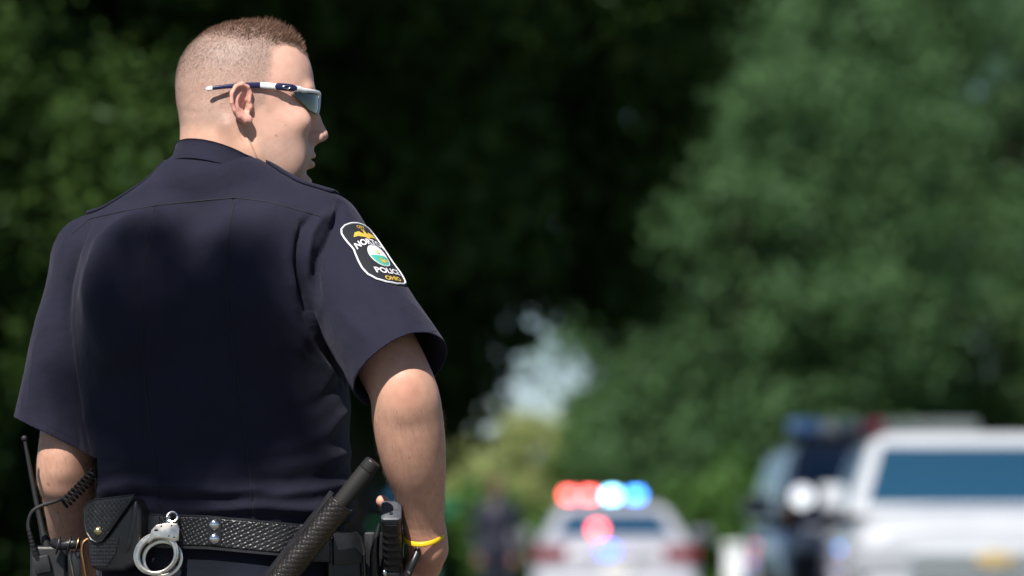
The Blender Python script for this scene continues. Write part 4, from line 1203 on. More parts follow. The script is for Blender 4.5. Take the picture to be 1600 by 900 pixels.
# ---- sunglasses (head millimetres)
M_GWHITE = mat('white_frame', (0.78, 0.80, 0.82), 0.25, spec=0.5)
M_GNAVY = mat('navy_frame', (0.012, 0.015, 0.062), 0.28, spec=0.5)
M_LENS = mat('mirror_lens', (0.13, 0.135, 0.11), 0.05, metal=0.95)
gl = empty('sunglasses', h2w((60, 0, 10)), 'white and navy wraparound sport sunglasses on the officer\'s face', 'sunglasses')
def bar(name, pts, hh, tt, m, part=None):
    """flat bar through head points: hh half height, tt half thickness (mm), per point"""
    pts = [np.array(p, float) for p in pts]; mb = MB(); secs = []
    for i, p in enumerate(pts):
        t = unit(pts[min(i + 1, len(pts) - 1)] - pts[max(i - 1, 0)]); up = unit(np.array([0, 0, 1.0]) - t * t[2]); nn = np.cross(t, up)
        h_, t_ = (hh[i], tt[i]) if hasattr(hh, '__len__') else (hh, tt)
        secs.append([h2w(p + up * h_ * math.sin(a) + nn * t_ * math.cos(a)) for a in np.linspace(0, 2 * math.pi, 12, endpoint=False)])
    me = loft(secs).mesh(name, smooth=True)
    return sub(name, me, m, part, gl) if part else child(name, me, m, gl)
for sg in (-1, 1):
    Q = lambda x, z, y: (x, sg * y, z)
    tm = bar('temple_arm', [Q(-50, 24.0, 80.5), Q(-30, 26.5, 82.5), Q(0, 29, 83.5), Q(22, 29.0, 82.5)], [2.8, 3.1, 3.6, 4.1], [1.5, 1.6, 1.7, 1.8], M_GNAVY)
    bar('arm_tip', [Q(-57, 22.8, 79.5), Q(-54, 23.3, 80), Q(-48, 24.2, 80.7)], [1.5, 3.2, 3.4], [1.0, 1.8, 1.9], M_GWHITE, tm)
    bar('arm_accent', [Q(20, 29.0, 82.6), Q(26, 28.8, 82.3), Q(46, 27.2, 80.5)], [4.0, 4.5, 4.5], [2.0, 2.2, 2.2], M_GWHITE, tm)
    hg = bar('hinge_panel', [Q(40, 27.6, 81.4), Q(45, 27.4, 81.2), Q(58, 26.6, 79.2), Q(68, 26.0, 76.6), Q(73, 26, 74.4)], [2.6, 5.0, 5.4, 4.8, 2.6], [1.6, 2.5, 2.6, 2.5, 1.8], M_GNAVY, None)
    em = MB().tube([h2w((58 + 5.0 * math.cos(a), sg * (82.3 - 0.9 * math.cos(a)), 26.6 + 2.5 * math.sin(a))) for a in np.linspace(0, 6.2832, 24)], 0.0008, 6, cap=False)
    sub('oval_emblem', em.mesh('oval_emblem', smooth=True), M_NICKEL, hg, gl)
    def lens_pt(a, z, r=0.0):
        c, s = math.cos(math.radians(a)), math.sin(math.radians(a))
        return (29 + (82 + r) * c, sg * (80 + r) * s, z)
    # lens: curved blade under the brow
    na_, nz_ = 28, 12; LV = []
    for a in np.linspace(8, 60, na_):
        top = 21.5 + 1.0 * math.sin(math.radians(a * 2))
        bot = np.interp(a, [8, 14, 24, 38, 50, 60], [3, -5, -9, -6, 5, 15])
        for z in np.linspace(top, bot, nz_):
            LV.append(h2w(lens_pt(a, z, -0.0022 * (z - 8) ** 2)))
    lo = child('lens', mesh_np('lens', np.array(LV), grid_faces(na_, nz_)), M_LENS, gl)
    k_ = lo.modifiers.new('thickness', 'SOLIDIFY'); k_.thickness = 0.0016
    A_ = np.linspace(4, 66, 16)
    bar('brow_frame', [lens_pt(a, 22.8 + 1.2 * math.sin(math.radians(2 * a)) + 1.6 * (a > 50), 1.2) for a in A_] , [2.8 + 2.4 * max(0, (a - 40) / 26) for a in A_], [2.2] * 16, M_GWHITE)
    bar('nose_edge', [lens_pt(4, 22, 1), lens_pt(5.5, 8, 0.6), lens_pt(8, 1, 0), lens_pt(13, -5.5, 0)], [2.0, 1.8, 1.7, 1.2], [2.2, 2.0, 1.8, 1.4], M_GWHITE)
bar('bridge', [(29 + 83 * math.cos(math.radians(a)), 81 * math.sin(math.radians(a)), 22.8) for a in np.linspace(-5, 5, 6)], 2.9, 2.3, M_GWHITE)
# ================================================================== the setting
def sheet(name, x0, x1, y0, y1, z, m, kind='structure'):
    me = bpy.data.meshes.new(name); me.from_pydata([(x0, y0, z), (x1, y0, z), (x1, y1, z), (x0, y1, z)], [], [(0, 1, 2, 3)])
    o = ob(name, me, m); o['kind'] = kind; return o
M_GRASS = mat('grass', (0.045, 0.085, 0.022), 0.9, var=0.45, vscale=1.5, bump=0.6, bscale=30)
M_ASPHALT = mat('asphalt', (0.055, 0.055, 0.058), 0.85, var=0.25, vscale=2.0, bump=0.5, bscale=120)
M_CONCRETE = mat('kerb_concrete', (0.34, 0.33, 0.31), 0.85, var=0.2, vscale=3.0, bump=0.4, bscale=60)
M_PAINT = mat('road_paint_yellow', (0.62, 0.42, 0.04), 0.7, var=0.25, vscale=8)
sheet('ground', -1800, 1800, -200, 3200, -0.13, M_GRASS)
sheet('road', -4.2, 6.2, -60, 420, 0.0, M_ASPHALT)
for x in (-4.35, 6.35):
    k = MB().box((x, 180, -0.015), (0.15, 240, 0.135)).mesh('kerb'); o = ob('kerb', k, M_CONCRETE); o['kind'] = 'structure'
for x in (0.92, 1.08):
    sheet('road_marking', x - 0.05, x + 0.05, -60, 420, 0.004, M_PAINT)

def leaf_material(name, c0, c1, trans=0.35):
    m = bpy.data.materials.new(name); m.use_nodes = True
    nt = m.node_tree; nt.nodes.remove(nt.nodes['Principled BSDF'])
    out = nt.nodes['Material Output']
    g = nt.nodes.new('ShaderNodeNewGeometry'); tc = nt.nodes.new('ShaderNodeTexCoord')
    n = nt.nodes.new('ShaderNodeTexNoise'); n.inputs['Scale'].default_value = 0.9; n.inputs['Detail'].default_value = 3
    nt.links.new(tc.outputs['Object'], n.inputs['Vector'])
    a = nt.nodes.new('ShaderNodeMath'); a.operation = 'MULTIPLY_ADD'; a.inputs[1].default_value = 0.45
    nt.links.new(g.outputs['Random Per Island'], a.inputs[0]); 
    s_ = nt.nodes.new('ShaderNodeMath'); s_.operation = 'MULTIPLY_ADD'; s_.inputs[1].default_value = 1.6; s_.inputs[2].default_value = -0.52
    nt.links.new(n.outputs[0], s_.inputs[0]); nt.links.new(s_.outputs[0], a.inputs[2])
    r = nt.nodes.new('ShaderNodeValToRGB')
    r.color_ramp.elements[0].color = (*c0, 1); r.color_ramp.elements[1].color = (*c1, 1)
    nt.links.new(a.outputs[0], r.inputs[0])
    d = nt.nodes.new('ShaderNodeBsdfDiffuse'); t = nt.nodes.new('ShaderNodeBsdfTranslucent'); gl_ = nt.nodes.new('ShaderNodeBsdfGlossy')
    gl_.inputs['Roughness'].default_value = 0.5; gl_.inputs['Color'].default_value = (0.5, 0.55, 0.6, 1)
    nt.links.new(r.outputs[0], d.inputs[0]); nt.links.new(r.outputs[0], t.inputs[0])
    mx = nt.nodes.new('ShaderNodeMixShader'); mx.inputs[0].default_value = trans
    nt.links.new(d.outputs[0], mx.inputs[1]); nt.links.new(t.outputs[0], mx.inputs[2])
    m2 = nt.nodes.new('ShaderNodeMixShader'); m2.inputs[0].default_value = 0.02
    nt.links.new(mx.outputs[0], m2.inputs[1]); nt.links.new(gl_.outputs[0], m2.inputs[2])
    nt.links.new(m2.outputs[0], out.inputs[0])
    return m
M_BARK = mat('bark', (0.055, 0.042, 0.032), 0.9, var=0.4, vscale=6, bump=0.8, bscale=25)
def leaves(cen, rad, per, size, rng):
    """leaf blades around clump centres: a pointed, folded four-corner blade each"""
    n = len(cen) * per
    c = np.repeat(cen, per, 0); r = np.repeat(rad, per)
    d = rng.normal(size=(n, 3)); d /= np.linalg.norm(d, axis=1, keepdims=True)
    p = c + d * (r * rng.random(n) ** 0.45)[:, None] * [1, 1, 0.75]
    a = rng.normal(size=(n, 3)) + [0, 0, -0.35]; a /= np.linalg.norm(a, axis=1, keepdims=True)
    up = d * 0.5 + rng.normal(size=(n, 3)) * 0.7 + [0, 0, 0.7]
    b = np.cross(a, up); b /= np.linalg.norm(b, axis=1, keepdims=True) + 1e-9
    s = (size * (0.6 + 0.8 * rng.random(n)))[:, None]
    nn = np.cross(a, b)
    Vl = np.stack([p - a * s, p - b * s * 0.55 + nn * s * 0.12, p + a * s, p + b * s * 0.55 + nn * s * 0.12], 1).reshape(-1, 3)
    return Vl
def tree(name, label, cat, base, crown_c, crown_r, nclump, clump_r, per, size, m, seed, trunk_r=0.22, group=None, shell=0.55, lower=None, keep=None, limbs=14, extra=None):
    """trunk with limbs and a crown of leaf clumps; everything at its real place"""
    rng = np.random.default_rng(seed); base = np.array(base, float); cc = np.array(crown_c, float); cr = np.array(crown_r, float)
    d = rng.normal(size=(nclump * 3, 3)); d /= np.linalg.norm(d, axis=1, keepdims=True)
    k = shell + (1 - shell) * rng.random(len(d)) ** 0.6
    lump = 1 + 0.16 * np.sin(d @ np.array([3.1, 1.7, 2.3]) * 2 + seed) + 0.12 * np.sin(d @ np.array([-2.2, 3.7, 4.1]) * 2.3)
    C = cc + d * cr * (k * lump)[:, None]
    C = C[C[:, 2] > max(base[2] + 0.25, -9)]
    if lower is not None: C = C[lower(C)]
    C = C[:nclump]; CR = clump_r * (0.55 + 0.9 * rng.random(len(C)))
    if extra is not None: C = np.vstack([C, extra[0]]); CR = np.concatenate([CR, extra[1]])
    root = empty(name, base, label, cat, group)
    Vl = leaves(C, CR, per, size, rng)
    if keep is not None:
        mk = keep(Vl.reshape(-1, 4, 3).mean(1)); Vl = Vl.reshape(-1, 4, 3)[mk].reshape(-1, 3)
    cro = child('crown', mesh_np('crown', Vl, np.arange(len(Vl)).reshape(-1, 4), smooth=False), m, root)
    if trunk_r > 0:
        mb = MB(); top = np.array([cc[0] * 0.75 + base[0] * 0.25, cc[1] * 0.75 + base[1] * 0.25, cc[2]])
        mids = [base + (top - base) * t + rng.normal(size=3) * trunk_r * 0.5 * (0 < t < 1) for t in (0, 0.3, 0.6, 1.0)]
        mids[0] = base - [0, 0, 0.15]
        mb.tube(mids, [trunk_r * 1.25, trunk_r, trunk_r * 0.8, trunk_r * 0.35], 10)
        tr_ = child('trunk', mb.mesh('trunk', smooth=True), M_BARK, root)
        for q in C[rng.permutation(len(C))[:limbs]]:
            t = 0.25 + 0.7 * rng.random(); s0 = base + (top - base) * t; mid = (s0 + q) / 2 + [0, 0, 0.12 * np.linalg.norm(q - s0)]
            sub('limb', MB().tube([s0, mid, q], [trunk_r * 0.38, trunk_r * 0.22, trunk_r * 0.06], 6).mesh('limb', smooth=True), M_BARK, tr_, root)
    return root
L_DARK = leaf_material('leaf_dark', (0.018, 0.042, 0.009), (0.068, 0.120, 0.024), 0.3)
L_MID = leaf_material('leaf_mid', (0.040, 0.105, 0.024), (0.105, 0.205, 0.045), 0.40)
L_COOL = leaf_material('leaf_cool', (0.066, 0.145, 0.056), (0.125, 0.225, 0.090), 0.45)  # greens lightened to stand in for distant haze
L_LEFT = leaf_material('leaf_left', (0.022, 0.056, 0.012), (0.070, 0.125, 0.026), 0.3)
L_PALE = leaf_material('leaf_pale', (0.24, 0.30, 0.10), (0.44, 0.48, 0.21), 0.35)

# dark trees behind the officer, shaded by an unseen crown added above the frame
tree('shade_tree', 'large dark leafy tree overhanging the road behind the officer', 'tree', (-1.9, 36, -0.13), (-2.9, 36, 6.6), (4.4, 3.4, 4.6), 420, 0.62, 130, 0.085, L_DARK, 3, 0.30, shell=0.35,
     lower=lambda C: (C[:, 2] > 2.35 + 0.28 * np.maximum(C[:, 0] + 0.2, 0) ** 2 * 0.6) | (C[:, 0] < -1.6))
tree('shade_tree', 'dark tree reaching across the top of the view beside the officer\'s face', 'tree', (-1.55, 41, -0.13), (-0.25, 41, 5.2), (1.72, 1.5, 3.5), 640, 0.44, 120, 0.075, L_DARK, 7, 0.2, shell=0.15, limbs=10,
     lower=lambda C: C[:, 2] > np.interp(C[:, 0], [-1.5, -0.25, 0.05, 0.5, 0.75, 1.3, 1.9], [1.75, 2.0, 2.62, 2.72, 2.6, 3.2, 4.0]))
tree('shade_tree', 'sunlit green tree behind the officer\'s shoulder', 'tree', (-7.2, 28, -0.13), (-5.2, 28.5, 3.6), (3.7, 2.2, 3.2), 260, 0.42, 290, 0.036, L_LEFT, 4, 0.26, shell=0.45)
tree('shade_tree', 'unseen tall tree above the frame, added to shade the dark trees', 'tree', (-8.0, 29, -0.13), (-5.2, 29.5, 9.4), (3.8, 3.6, 4.0), 330, 0.95, 90, 0.17, L_DARK, 5, 0.38, shell=0.2, lower=lambda C: C[:, 2] > 5.3)
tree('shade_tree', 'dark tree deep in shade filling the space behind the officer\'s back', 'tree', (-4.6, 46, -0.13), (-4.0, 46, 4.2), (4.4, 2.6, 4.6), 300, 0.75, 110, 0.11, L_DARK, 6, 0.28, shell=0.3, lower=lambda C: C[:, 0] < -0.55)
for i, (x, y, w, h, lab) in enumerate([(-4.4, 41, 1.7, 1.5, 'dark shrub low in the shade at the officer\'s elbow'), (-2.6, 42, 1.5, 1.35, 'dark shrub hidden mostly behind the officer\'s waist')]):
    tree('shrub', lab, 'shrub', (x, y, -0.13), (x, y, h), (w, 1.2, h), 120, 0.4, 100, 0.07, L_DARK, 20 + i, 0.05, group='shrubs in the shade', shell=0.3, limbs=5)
# sunlit trees farther down the road
for i, (x, y, cz, rx, rz, n, mm_, lab) in enumerate([
        (3.9, 92, 5.6, 2.9, 5.4, 300, L_COOL, 'green tree beyond the police sedan, nearest the sky gap'),
        (8.6, 98, 6.6, 3.7, 6.4, 330, L_COOL, 'broad green tree rising above the dark police truck'),
        (12.6, 88, 6.0, 3.2, 5.8, 300, L_COOL, 'green tree above the white truck at the frame edge'),
        (6.2, 125, 9.5, 4.6, 8.0, 300, L_COOL, 'tall green tree behind the row, its top out of frame'),
        (11.5, 130, 10.0, 5.0, 8.5, 300, L_COOL, 'tall pale green tree behind the white truck')]):
    tree('roadside_tree', lab, 'tree', (x, y, -0.13), (x, y, cz), (rx, 2.6, rz), n, 0.9, 210, 0.085, mm_, 40 + i, 0.26, group='trees down the road', shell=0.45, limbs=10)
for i, (x, y, w, h, lab) in enumerate([(3.4, 82, 1.3, 1.0, 'low green shrub beside the police sedan'), (5.6, 84, 1.5, 1.25, 'green shrub between the sedan and the dark truck'), (1.9, 96, 1.2, 2.0, 'green shrub beyond the sedan roof'), (-0.55, 76, 0.75, 0.8, 'dark green shrub behind the bystander')]):
    tree('shrub', lab, 'shrub', (x, y, -0.13), (x, y, h), (w, 1.0, h), 90, 0.45, 90, 0.10, L_MID, 60 + i, 0.05, group='shrubs down the road', shell=0.3, limbs=4)
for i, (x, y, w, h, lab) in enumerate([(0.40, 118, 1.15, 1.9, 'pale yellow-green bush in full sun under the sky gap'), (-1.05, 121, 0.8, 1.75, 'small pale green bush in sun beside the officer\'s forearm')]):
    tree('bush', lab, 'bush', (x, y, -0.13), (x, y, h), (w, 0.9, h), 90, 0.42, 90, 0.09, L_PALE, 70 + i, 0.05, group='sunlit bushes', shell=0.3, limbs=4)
# far wood
rng = np.random.default_rng(8)
xs = rng.uniform(-90, 110, 260); C = np.stack([xs, 330 + rng.uniform(-12, 12, 260), 1.2 + 2.2 * rng.random(260) + 1.3 * np.sin(xs * 0.21)], -1)
o = ob('treeline', mesh_np('treeline', leaves(C, 2.4 + 1.5 * rng.random(260), 130, 0.42, rng), np.arange(260 * 130 * 4).reshape(-1, 4), smooth=False), L_COOL, origin=(0, 330, -0.13))
tag(o, 'far green wood along the horizon', 'treeline', kind='stuff')
# unseen maple added to dapple the officer's lower back; bough clumps aimed up-sun
BOUGH = [(150, 540), (215, 505), (292, 515), (375, 540), (405, 575), (195, 605), (290, 595), (385, 625), (165, 650), (255, 660), (345, 665), (410, 655), (290, 720), (370, 705)]
sv = np.array(SUN_DIR)
bc_ = np.array([P(x, y, -0.05) + sv * (7.2 + 1.4 * ((i * 7) % 5) / 5) for i, (x, y) in enumerate(BOUGH)])
tree('unseen_bough_tree', 'maple tree beside the road whose bough shades the officer\'s lower back', 'tree', (-4.4, 3.0, -0.13), (-4.2, 2.4, 7.0), (1.6, 1.6, 1.2), 60, 0.30, 29, 0.040, L_MID, 90, 0.2, shell=0.1, limbs=12, extra=(bc_, np.full(len(bc_), 0.105)))
# ================================================================== vehicles, people and small things down the road
M_GLASS = mat('sky_tinted_window', (0.014, 0.060, 0.115), 0.06, spec=0.9, coat=0.6)  # sky reflection put into the blue base colour
M_TYRE = mat('tyre', (0.012, 0.012, 0.012), 0.85)
M_RIM = mat('rim', (0.45, 0.46, 0.48), 0.3, metal=1.0)
M_BLACKTRIM = mat('black_trim', (0.012, 0.012, 0.014), 0.5)
M_CHROME = mat('chrome', (0.8, 0.8, 0.8), 0.12, metal=1.0)
M_TAIL = mat('tail_lamp_red', (0.16, 0.008, 0.010), 0.3, coat=0.3)
M_HEAD = mat('head_lamp', (0.34, 0.36, 0.40), 0.12, coat=0.8)
M_AMBER = mat('amber_lamp', (0.75, 0.28, 0.03), 0.25)
M_PLATE = mat('number_plate', (0.65, 0.66, 0.62), 0.5)
def paint(name, col): return mat(name, col, 0.28, coat=0.7, spec=0.5, var=0.04, vscale=3)
def lpart(name, me, m, root):
    o = ob(name, me, m); o.parent = root; return o
def vehicle(name, label, cat, loc, rz, col, S):
    """front faces -y. S: stations (y, half width, bottom, shoulder, top) and cabin (base y0 y1 z w, top y0 y1 z w)"""
    root = empty(name, loc, label, cat, None, rz)
    secs = []
    for y, w, zb, zs, zt in S['st']:
        h = [(w * 0.93, zb), (w, zb + 0.14), (w * 1.0, (zb + zs) / 2), (w * 0.985, zs - 0.05), (w * 0.95, zs), (w * 0.80, zs + (zt - zs) * 0.75), (w * 0.4, zt)]
        secs.append([np.array([a, y, b]) for a, b in h] + [np.array([-a, y, b]) for a, b in h[::-1]])
    body_ = lpart('body', loft(secs).mesh('body', bevel=0.0, smooth=True), col, root)
    b0, b1, bz, bw = S['cb']; t0, t1, tz, tw = S['ct']
    base_ = [np.array(p) for p in ((-bw, b0, bz), (bw, b0, bz), (bw, b1, bz), (-bw, b1, bz))]
    top_ = [np.array(p) for p in ((-tw, t0, tz), (tw, t0, tz), (tw, t1, tz), (-tw, t1, tz))]
    rf = [np.array([p[0] * 0.86, t0 + (p[1] - t0) * 0.9 + 0.08, tz + 0.06]) for p in top_]
    mb = MB().add(base_ + top_ + rf, [(0, 1, 5, 4), (1, 2, 6, 5), (2, 3, 7, 6), (3, 0, 4, 7), (4, 5, 9, 8), (5, 6, 10, 9), (6, 7, 11, 10), (7, 4, 8, 11), (8, 9, 10, 11)])
    cab = lpart('cabin', mb.mesh('cabin', bevel=0.045, seg=3), col, root)
    def win(nm, A, B_, C_, D, u0, u1, v0, v1):
        A, B_, C_, D = (np.array(q) for q in (A, B_, C_, D))
        def q_(u, v): return (A * (1 - u) + B_ * u) * (1 - v) + (D * (1 - u) + C_ * u) * v
        n_ = unit(np.cross(B_ - A, D - A)); cen_ = (A + B_ + C_ + D) / 4
        if n_ @ (cen_ - np.array([0, (b0 + b1) / 2, bz + 0.2])) < 0: n_ = -n_
        P4 = [q_(u0, v0), q_(u1, v0), q_(u1, v1), q_(u0, v1)]
        me_ = MB().add([p - n_ * 0.01 for p in P4] + [p + n_ * 0.012 for p in P4], [(0, 3, 2, 1), (4, 5, 6, 7), (0, 1, 5, 4), (1, 2, 6, 5), (2, 3, 7, 6), (3, 0, 4, 7)]).mesh(nm, bevel=0.005)
        o = ob(nm, me_, M_GLASS); o.parent = root
        return o
    win('windshield', base_[0], base_[1], top_[1], top_[0], 0.06, 0.94, S.get('wv', 0.12), 0.92)
    win('rear_window', base_[3], base_[2], top_[2], top_[3], 0.10, 0.90, 0.22, 0.90)
    ns = S.get('side', 2)
    for s, (i, j) in (('r', (1, 2)), ('l', (0, 3))):
        for k in range(ns):
            win('side_window', base_[i], base_[j], top_[j], top_[i], 0.10 + 0.82 * k / ns, 0.10 + 0.82 * (k + 1) / ns - 0.03, 0.12, 0.90)
    ws = S['st']; w = max(q[1] for q in ws); yf, yr = ws[0][0], ws[-1][0]; R = S.get('R', 0.35)
    for y in S['ax']:
        for s in (-1, 1):
            prof_ = [(R * 0.55, 0.10), (R * 0.93, 0.105), (R, 0.07), (R, -0.07), (R * 0.93, -0.105), (R * 0.55, -0.10)]
            Vt = []; n_ = 28
            for i in range(n_):
                a = 2 * math.pi * i / n_
                for r_, o_ in prof_: Vt.append((s * (w - 0.10) + o_, y + r_ * math.cos(a), R + r_ * math.sin(a)))
            ty = lpart('wheel', mesh_np('wheel', np.array(Vt), grid_faces(n_, 6, True)), M_TYRE, root)
            ri = MB().tube([(s * (w - 0.13), y, R), (s * (w - 0.015), y, R), (s * (w + 0.0), y, R)], [R * 0.58, R * 0.57, R * 0.2], 20).mesh('rim', smooth=True)
            o = ob('rim', ri, M_RIM); o.parent = ty
            am = MB().tube([(s * (w - 0.16), y, R), (s * (w + 0.006), y, R)], R * 1.16, 28).mesh('wheel_arch', smooth=True)
            lpart('wheel_arch', am, M_BLACKTRIM, root)
    hz, hw, hh = S['hl']
    for s in (-1, 1):
        lpart('headlight', MB().box((s * (w - hw - 0.05), yf + 0.03, hz), (hw, 0.05, hh)).mesh('headlight', bevel=0.02), M_HEAD, root)
        lpart('taillight', MB().box((s * (w - S['tl'][1] - S.get('ti', 0.03)), yr - 0.02, S['tl'][0]), (S['tl'][1], 0.05, S['tl'][2])).mesh('taillight', bevel=0.015), M_TAIL, root)
        my = b0 + 0.22
        mr = lpart('mirror', MB().box((s * (w + S.get('mx', 0.11)), my, bz + S.get('mz', 0.10)), (S.get('mw', 0.115), 0.06, S.get('mh', 0.085))).mesh('mirror', bevel=0.03), S.get('mm', col), root)
        o = ob('mirror_arm', MB().box((s * (w - 0.02), my + 0.01, bz + 0.04), (0.07, 0.03, 0.025)).mesh('mirror_arm', bevel=0.008), M_BLACKTRIM); o.parent = mr
        o = ob('mirror_glass', MB().box((s * (w + S.get('mx', 0.11)), my + 0.062, bz + S.get('mz', 0.10)), (S.get('mw', 0.115) * 0.8, 0.004, S.get('mh', 0.085) * 0.8)).mesh('mirror_glass'), M_CHROME); o.parent = mr
        for k in range(ns):
            o = lpart('door_handle', MB().box((s * (w + 0.005), b0 + (b1 - b0) * (0.36 + 0.42 * k / max(ns - 1, 1)), bz - 0.14), (0.015, 0.09, 0.018)).mesh('door_handle', bevel=0.006), S.get('mm', col), root)
    gz, gw, gh = S['gr']
    gr_ = lpart('grille', MB().box((0, yf + 0.02, gz), (gw, 0.05, gh)).mesh('grille', bevel=0.02), S.get('gm', M_BLACKTRIM), root)
    for k in range(5):
        o = ob('grille_bar', MB().box((0, yf - 0.035, gz - gh + gh * 2 * (k + 0.5) / 5), (gw * 0.96, 0.008, gh * 0.07)).mesh('grille_bar'), S.get('gb', M_BLACKTRIM)); o.parent = gr_
    zb = ws[0][2]
    lpart('front_bumper', MB().box((0, yf - 0.02, zb + 0.04 + S.get('bh', 0.13)), (w * 0.96, 0.09, S.get('bh', 0.13))).mesh('front_bumper', bevel=0.04), S.get('bm', col), root)
    lpart('rear_bumper', MB().box((0, yr + 0.02, zb + 0.17), (w * 0.96, 0.09, 0.13)).mesh('rear_bumper', bevel=0.04), S.get('bm', col), root)
    lpart('number_plate', MB().box((0, yr + 0.055, S.get('pz', 0.75)), (0.155, 0.012, 0.078)).mesh('number_plate', bevel=0.004), M_PLATE, root)
    return root
def lamp_mat(name, col, e, base=None): return mat(name, base or col, 0.25, emis=col, estr=e)
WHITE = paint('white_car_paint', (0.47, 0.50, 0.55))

# white police sedan seen from behind, lights flashing
D1 = 66.0; c1 = W(962, 840, D1)
SED = dict(st=[(-2.65, .78, .32, .62, .70), (-2.5, .92, .24, .74, .84), (-1.9, .98, .22, .86, .95), (-1.1, .99, .22, .92, 1.02), (0.3, .99, .22, .94, 1.03), (1.5, .99, .22, .95, 1.05), (2.35, .97, .24, .95, 1.05), (2.58, .93, .28, .90, 1.0), (2.66, .86, .34, .80, .9)],
           cb=(-1.25, 1.85, 0.99, .90), ct=(-0.35, 0.95, 1.40, .66), ax=(-1.6, 1.55), hl=(.70, .17, .08), tl=(.88, .20, .085), gr=(.62, .40, .09), pz=.70, R=.34)
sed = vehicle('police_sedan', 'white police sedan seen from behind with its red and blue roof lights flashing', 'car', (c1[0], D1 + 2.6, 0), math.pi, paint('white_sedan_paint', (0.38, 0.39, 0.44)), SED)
bar_ = lpart('light_bar', MB().box((0, 0.1, 1.50), (0.60, 0.15, 0.03)).mesh('light_bar', bevel=0.012), M_BLACKTRIM, sed)
for x, col, e in ((0.515, (1.0, 0.10, 0.10), 9), (0.275, (1.0, 0.11, 0.11), 9), (0.0, (0.25, 0.70, 1.0), 11), (-0.285, (0.06, 0.28, 1.0), 9)):
    o = ob('roof_lamp', MB().box((x, 0.17, 1.575), (0.075, 0.075, 0.055)).mesh('roof_lamp', bevel=0.02), lamp_mat('roof_lamp_light', col, e)); o.parent = bar_
o = lpart('deck_lamp', MB().box((0.20, 1.80, 1.17), (0.07, 0.04, 0.055)).mesh('deck_lamp', bevel=0.02), lamp_mat('deck_lamp_red', (1.0, 0.11, 0.11), 9), sed)
o = lpart('deck_lamp', MB().box((0.09, 2.70, 0.92), (0.075, 0.03, 0.05)).mesh('deck_lamp', bevel=0.015), lamp_mat('deck_lamp_blue', (0.03, 0.10, 1.0), 9), sed)
lpart('side_stripe', MB().box((0, 2.675, 0.84), (0.5, 0.006, 0.02)).mesh('side_stripe'), M_BLACKTRIM, sed)

# dark police utility vehicle facing the camera
D2 = 45.0; c2 = W(1408, 840, D2)
SILV = paint('slate_car_paint', (0.085, 0.095, 0.135))
SUV = dict(st=[(-2.55, .86, .42, .86, 1.02), (-2.45, .95, .36, .98, 1.12), (-1.9, 1.0, .34, 1.05, 1.20), (-1.3, 1.0, .34, 1.10, 1.25), (0.2, 1.0, .34, 1.12, 1.26), (2.2, 1.0, .34, 1.12, 1.26), (2.5, .97, .36, 1.10, 1.24), (2.58, .92, .42, 1.0, 1.1)],
           cb=(-1.45, 2.50, 1.20, .95), ct=(-0.65, 2.30, 1.80, .76), ax=(-1.6, 1.45), hl=(.98, .14, .10), tl=(1.1, .09, .2), gr=(.84, .60, .17), R=.38, side=3, mz=.12, bm=M_BLACKTRIM, wv=.10, ti=0.34, bh=0.25)
suv = vehicle('police_truck', 'dark police utility truck with roof light bar behind the white truck', 'truck', (c2[0], D2 + 2.55, 0), 0.03, SILV, SUV)
bar2 = lpart('light_bar', MB().box((0, -0.28, 1.90), (0.80, 0.16, 0.035)).mesh('light_bar', bevel=0.012), M_BLACKTRIM, suv)
for x, w_, col, e in ((-0.66, .12, (0.07, 0.15, 0.34), 0.25), (-0.36, .15, (0.34, 0.37, 0.40), 0.0), (-0.10, .09, (0.28, 0.03, 0.06), 0.05), (0.20, .18, (0.13, 0.15, 0.15), 0.0), (0.58, .20, (0.13, 0.15, 0.15), 0.0)):  # unlit lenses; weak glow on the blue one stands for a sky glint
    o = ob('roof_lamp', MB().box((x, -0.30, 1.98), (w_, 0.13, 0.065)).mesh('roof_lamp', bevel=0.02), mat('roof_lens', col, 0.2, coat=0.5, emis=col if e else None, estr=e)); o.parent = bar2
spot = lpart('spot_lamp', MB().tube([(-0.78, -1.44, 1.20), (-0.78, -1.50, 1.38), (-0.78, -1.50, 1.40)], [0.02, 0.02, 0.02], 8).tube([(-0.78, -1.42, 1.40), (-0.78, -1.46, 1.40), (-0.78, -1.56, 1.40)], [0.05, 0.09, 0.10], 18).mesh('spot_lamp', smooth=True), M_BLACKTRIM, suv)
o = ob('spot_lens', MB().ball((-0.78, -1.56, 1.40), (0.088, 0.03, 0.088), 16, 8).mesh('spot_lens', smooth=True), lamp_mat('spot_light', (0.93, 0.96, 1.0), 1.1)); o.parent = spot
lpart('push_bumper', MB().box((-0.42, -2.72, 0.72), (0.035, 0.05, 0.36)).box((0.42, -2.72, 0.72), (0.035, 0.05, 0.36)).box((0, -2.72, 1.02), (0.6, 0.05, 0.05)).box((0, -2.72, 0.70), (0.6, 0.05, 0.05)).mesh('push_bumper', bevel=0.012), M_BLACKTRIM, suv)['kind'] = 'stuff'
lpart('marker_lamp', MB().box((-0.97, -2.42, 1.30 - 0.02), (0.04, 0.06, 0.08)).mesh('marker_lamp', bevel=0.015), M_AMBER, suv)

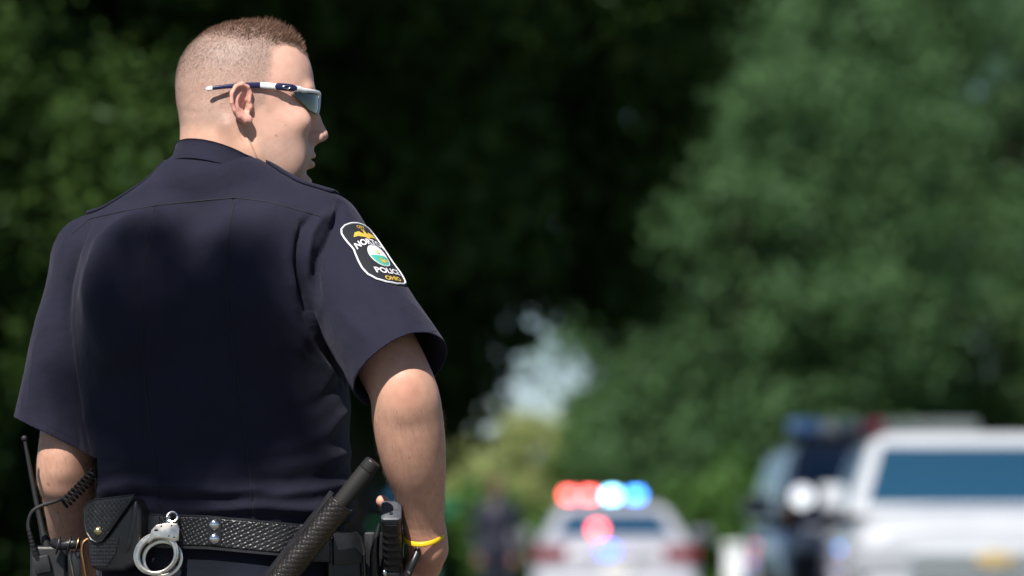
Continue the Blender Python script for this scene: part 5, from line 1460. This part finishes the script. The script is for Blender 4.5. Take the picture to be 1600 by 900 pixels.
# white truck in front of it
D3 = 35.5; c3 = W(1590, 840, D3)
TRK = dict(st=[(-2.75, .87, .40, 1.03, 1.13), (-2.66, .95, .34, 1.11, 1.21), (-2.1, .99, .32, 1.14, 1.26), (-1.4, 1.0, .32, 1.12, 1.27), (0.2, 1.0, .32, 1.14, 1.28), (2.3, 1.0, .32, 1.14, 1.28), (2.65, .97, .34, 1.10, 1.24), (2.75, .92, .40, 1.0, 1.1)],
           cb=(-1.55, 2.65, 1.22, .965), ct=(-0.75, 2.45, 1.70, .78), ax=(-1.75, 1.6), hl=(.93, .17, .085), tl=(1.1, .09, .2), gr=(.88, .62, .095), R=.38, side=3, mz=.115, mh=.085, mx=.045, mw=.085, wv=.14, gm=mat('grille_grey', (0.20, 0.24, 0.28), 0.4), gb=M_CHROME)
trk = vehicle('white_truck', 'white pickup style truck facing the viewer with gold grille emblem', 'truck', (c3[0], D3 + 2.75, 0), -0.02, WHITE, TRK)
em_ = MB().prism([(-.13, -.02), (-.055, -.035), (-.055, -.05), (.055, -.05), (.055, -.02 - .015), (.13, -.02), (.115, .035), (.055, .035), (.055, .05), (-.055, .05), (-.055, .035), (-.115, .035)], (-0.09, -2.79, 0.935), (1, 0, 0), (0, 0, 1), (0, -1, 0), 0.02)
lpart('gold_emblem', em_.mesh('gold_emblem', bevel=0.003), mat('gold_emblem', (0.75, 0.55, 0.25), 0.3, metal=0.6), trk)

# green van partly hidden by the officer
D4 = 70.0; c4 = W(560, 840, D4)
VAN = dict(st=[(-2.4, .84, .40, .86, 1.02), (-2.3, .93, .34, 1.0, 1.16), (-1.9, .96, .32, 1.12, 1.30), (-1.5, .97, .32, 1.2, 1.38), (2.2, .97, .32, 1.2, 1.38), (2.45, .92, .4, 1.1, 1.2)],
           cb=(-1.75, 2.40, 1.34, .93), ct=(-0.95, 2.35, 1.94, .80), ax=(-1.55, 1.5), hl=(.92, .14, .09), tl=(1.2, .07, .2), gr=(.80, .45, .1), R=.35, side=3, wv=.06)
van = vehicle('green_van', 'green van with pale windshield glimpsed between the officer\'s arm and waist', 'van', (c4[0], D4 + 2.4, 0), 0.0, paint('green_car_paint', (0.02, 0.16, 0.075)), VAN)

# white roadside cabinet
D5 = 60.0; c5 = W(1178, 840, D5)
cabn = empty('utility_cabinet', (c5[0], D5, 0), 'white low roadside cabinet between the sedan and the dark truck', 'cabinet')
M_CAB = mat('cabinet_paint', (0.66, 0.70, 0.72), 0.5, var=0.06, vscale=5)
lpart('housing', MB().box((0, 0, 0.50), (0.31, 0.22, 0.46)).mesh('housing', bevel=0.015), M_CAB, cabn)
lpart('lid', MB().box((0, 0, 0.985), (0.335, 0.245, 0.03)).mesh('lid', bevel=0.012), M_CAB, cabn)
for s in (-1, 1):
    dd_ = lpart('door', MB().box((s * 0.152, -0.226, 0.50), (0.143, 0.008, 0.41)).mesh('door', bevel=0.004), M_CAB, cabn)
    o = ob('handle', MB().box((s * 0.035, -0.245, 0.55), (0.012, 0.012, 0.06)).mesh('handle', bevel=0.004), M_BLACKTRIM); o.parent = dd_
lpart('plinth', MB().box((0, 0, 0.02), (0.33, 0.24, 0.04)).mesh('plinth', bevel=0.006), M_CONCRETE, cabn)

# bystander near the sedan
D6 = 62.0; c6 = W(776, 840, D6); BX0 = np.array([c6[0], D6, 0.0])
def figure(p):
    q = p - BX0.astype(p.dtype)
    d = ell(q, (0, 0, 1.63), (0.078, 0.098, 0.118))
    d = smin(d, cone(q, (0, 0.01, 1.53), (0, 0.01, 1.44), .055, .06), .03)
    d = smin(d, ell(q, (0, 0, 1.25), (.185, .115, .25)), .05)
    d = smin(d, ell(q, (0, 0, .97), (.17, .12, .16)), .06)
    for s in (-1, 1):
        d = smin(d, chain(q, [(s * .19, 0, 1.40), (s * .235, .02, 1.12), (s * .20, -.06, .88)], [.052, .043, .033]), .03)
        d = smin(d, ell(q, (s * .20, -.075, .82), (.03, .04, .06)), .02)
        d = smin(d, chain(q, [(s * .09, 0, .92), (s * .10, -.01, .50), (s * .11, .02, .09)], [.088, .065, .048]), .04)
        d = smin(d, cone(q, (s * .11, .03, .045), (s * .13, -.14, .04), .045, .04), .03)
    return smax(d, 0.0 - q[..., 2], 0.01)
v, f = mesh_sdf(figure, BX0 + [-.4, -.35, -.03], BX0 + [.4, .3, 1.8], 0.014)
z = v[:, 2]
tn = np.tile(np.array([0.012, 0.014, 0.03]), (len(v), 1))
tn[z > 1.50] = (0.13, 0.065, 0.05)
tn[(z > 1.70) | ((z > 1.60) & (v[:, 1] > D6 + 0.01))] = (0.03, 0.02, 0.015)
tn[(np.abs(v[:, 0] - BX0[0]) > 0.15) & (z < 0.87) & (z > 0.75)] = (0.30, 0.16, 0.12)
me = mesh_np('person', v, f)
ca = me.color_attributes.new('tone', 'FLOAT_COLOR', 'POINT'); ca.data.foreach_set('color', np.concatenate([tn, np.ones((len(v), 1))], 1).astype(np.float32).ravel())
by = ob('person', me, M_SKIN, origin=BX0)
tag(by, 'blurred bystander in dark clothes standing near the police sedan', 'person')
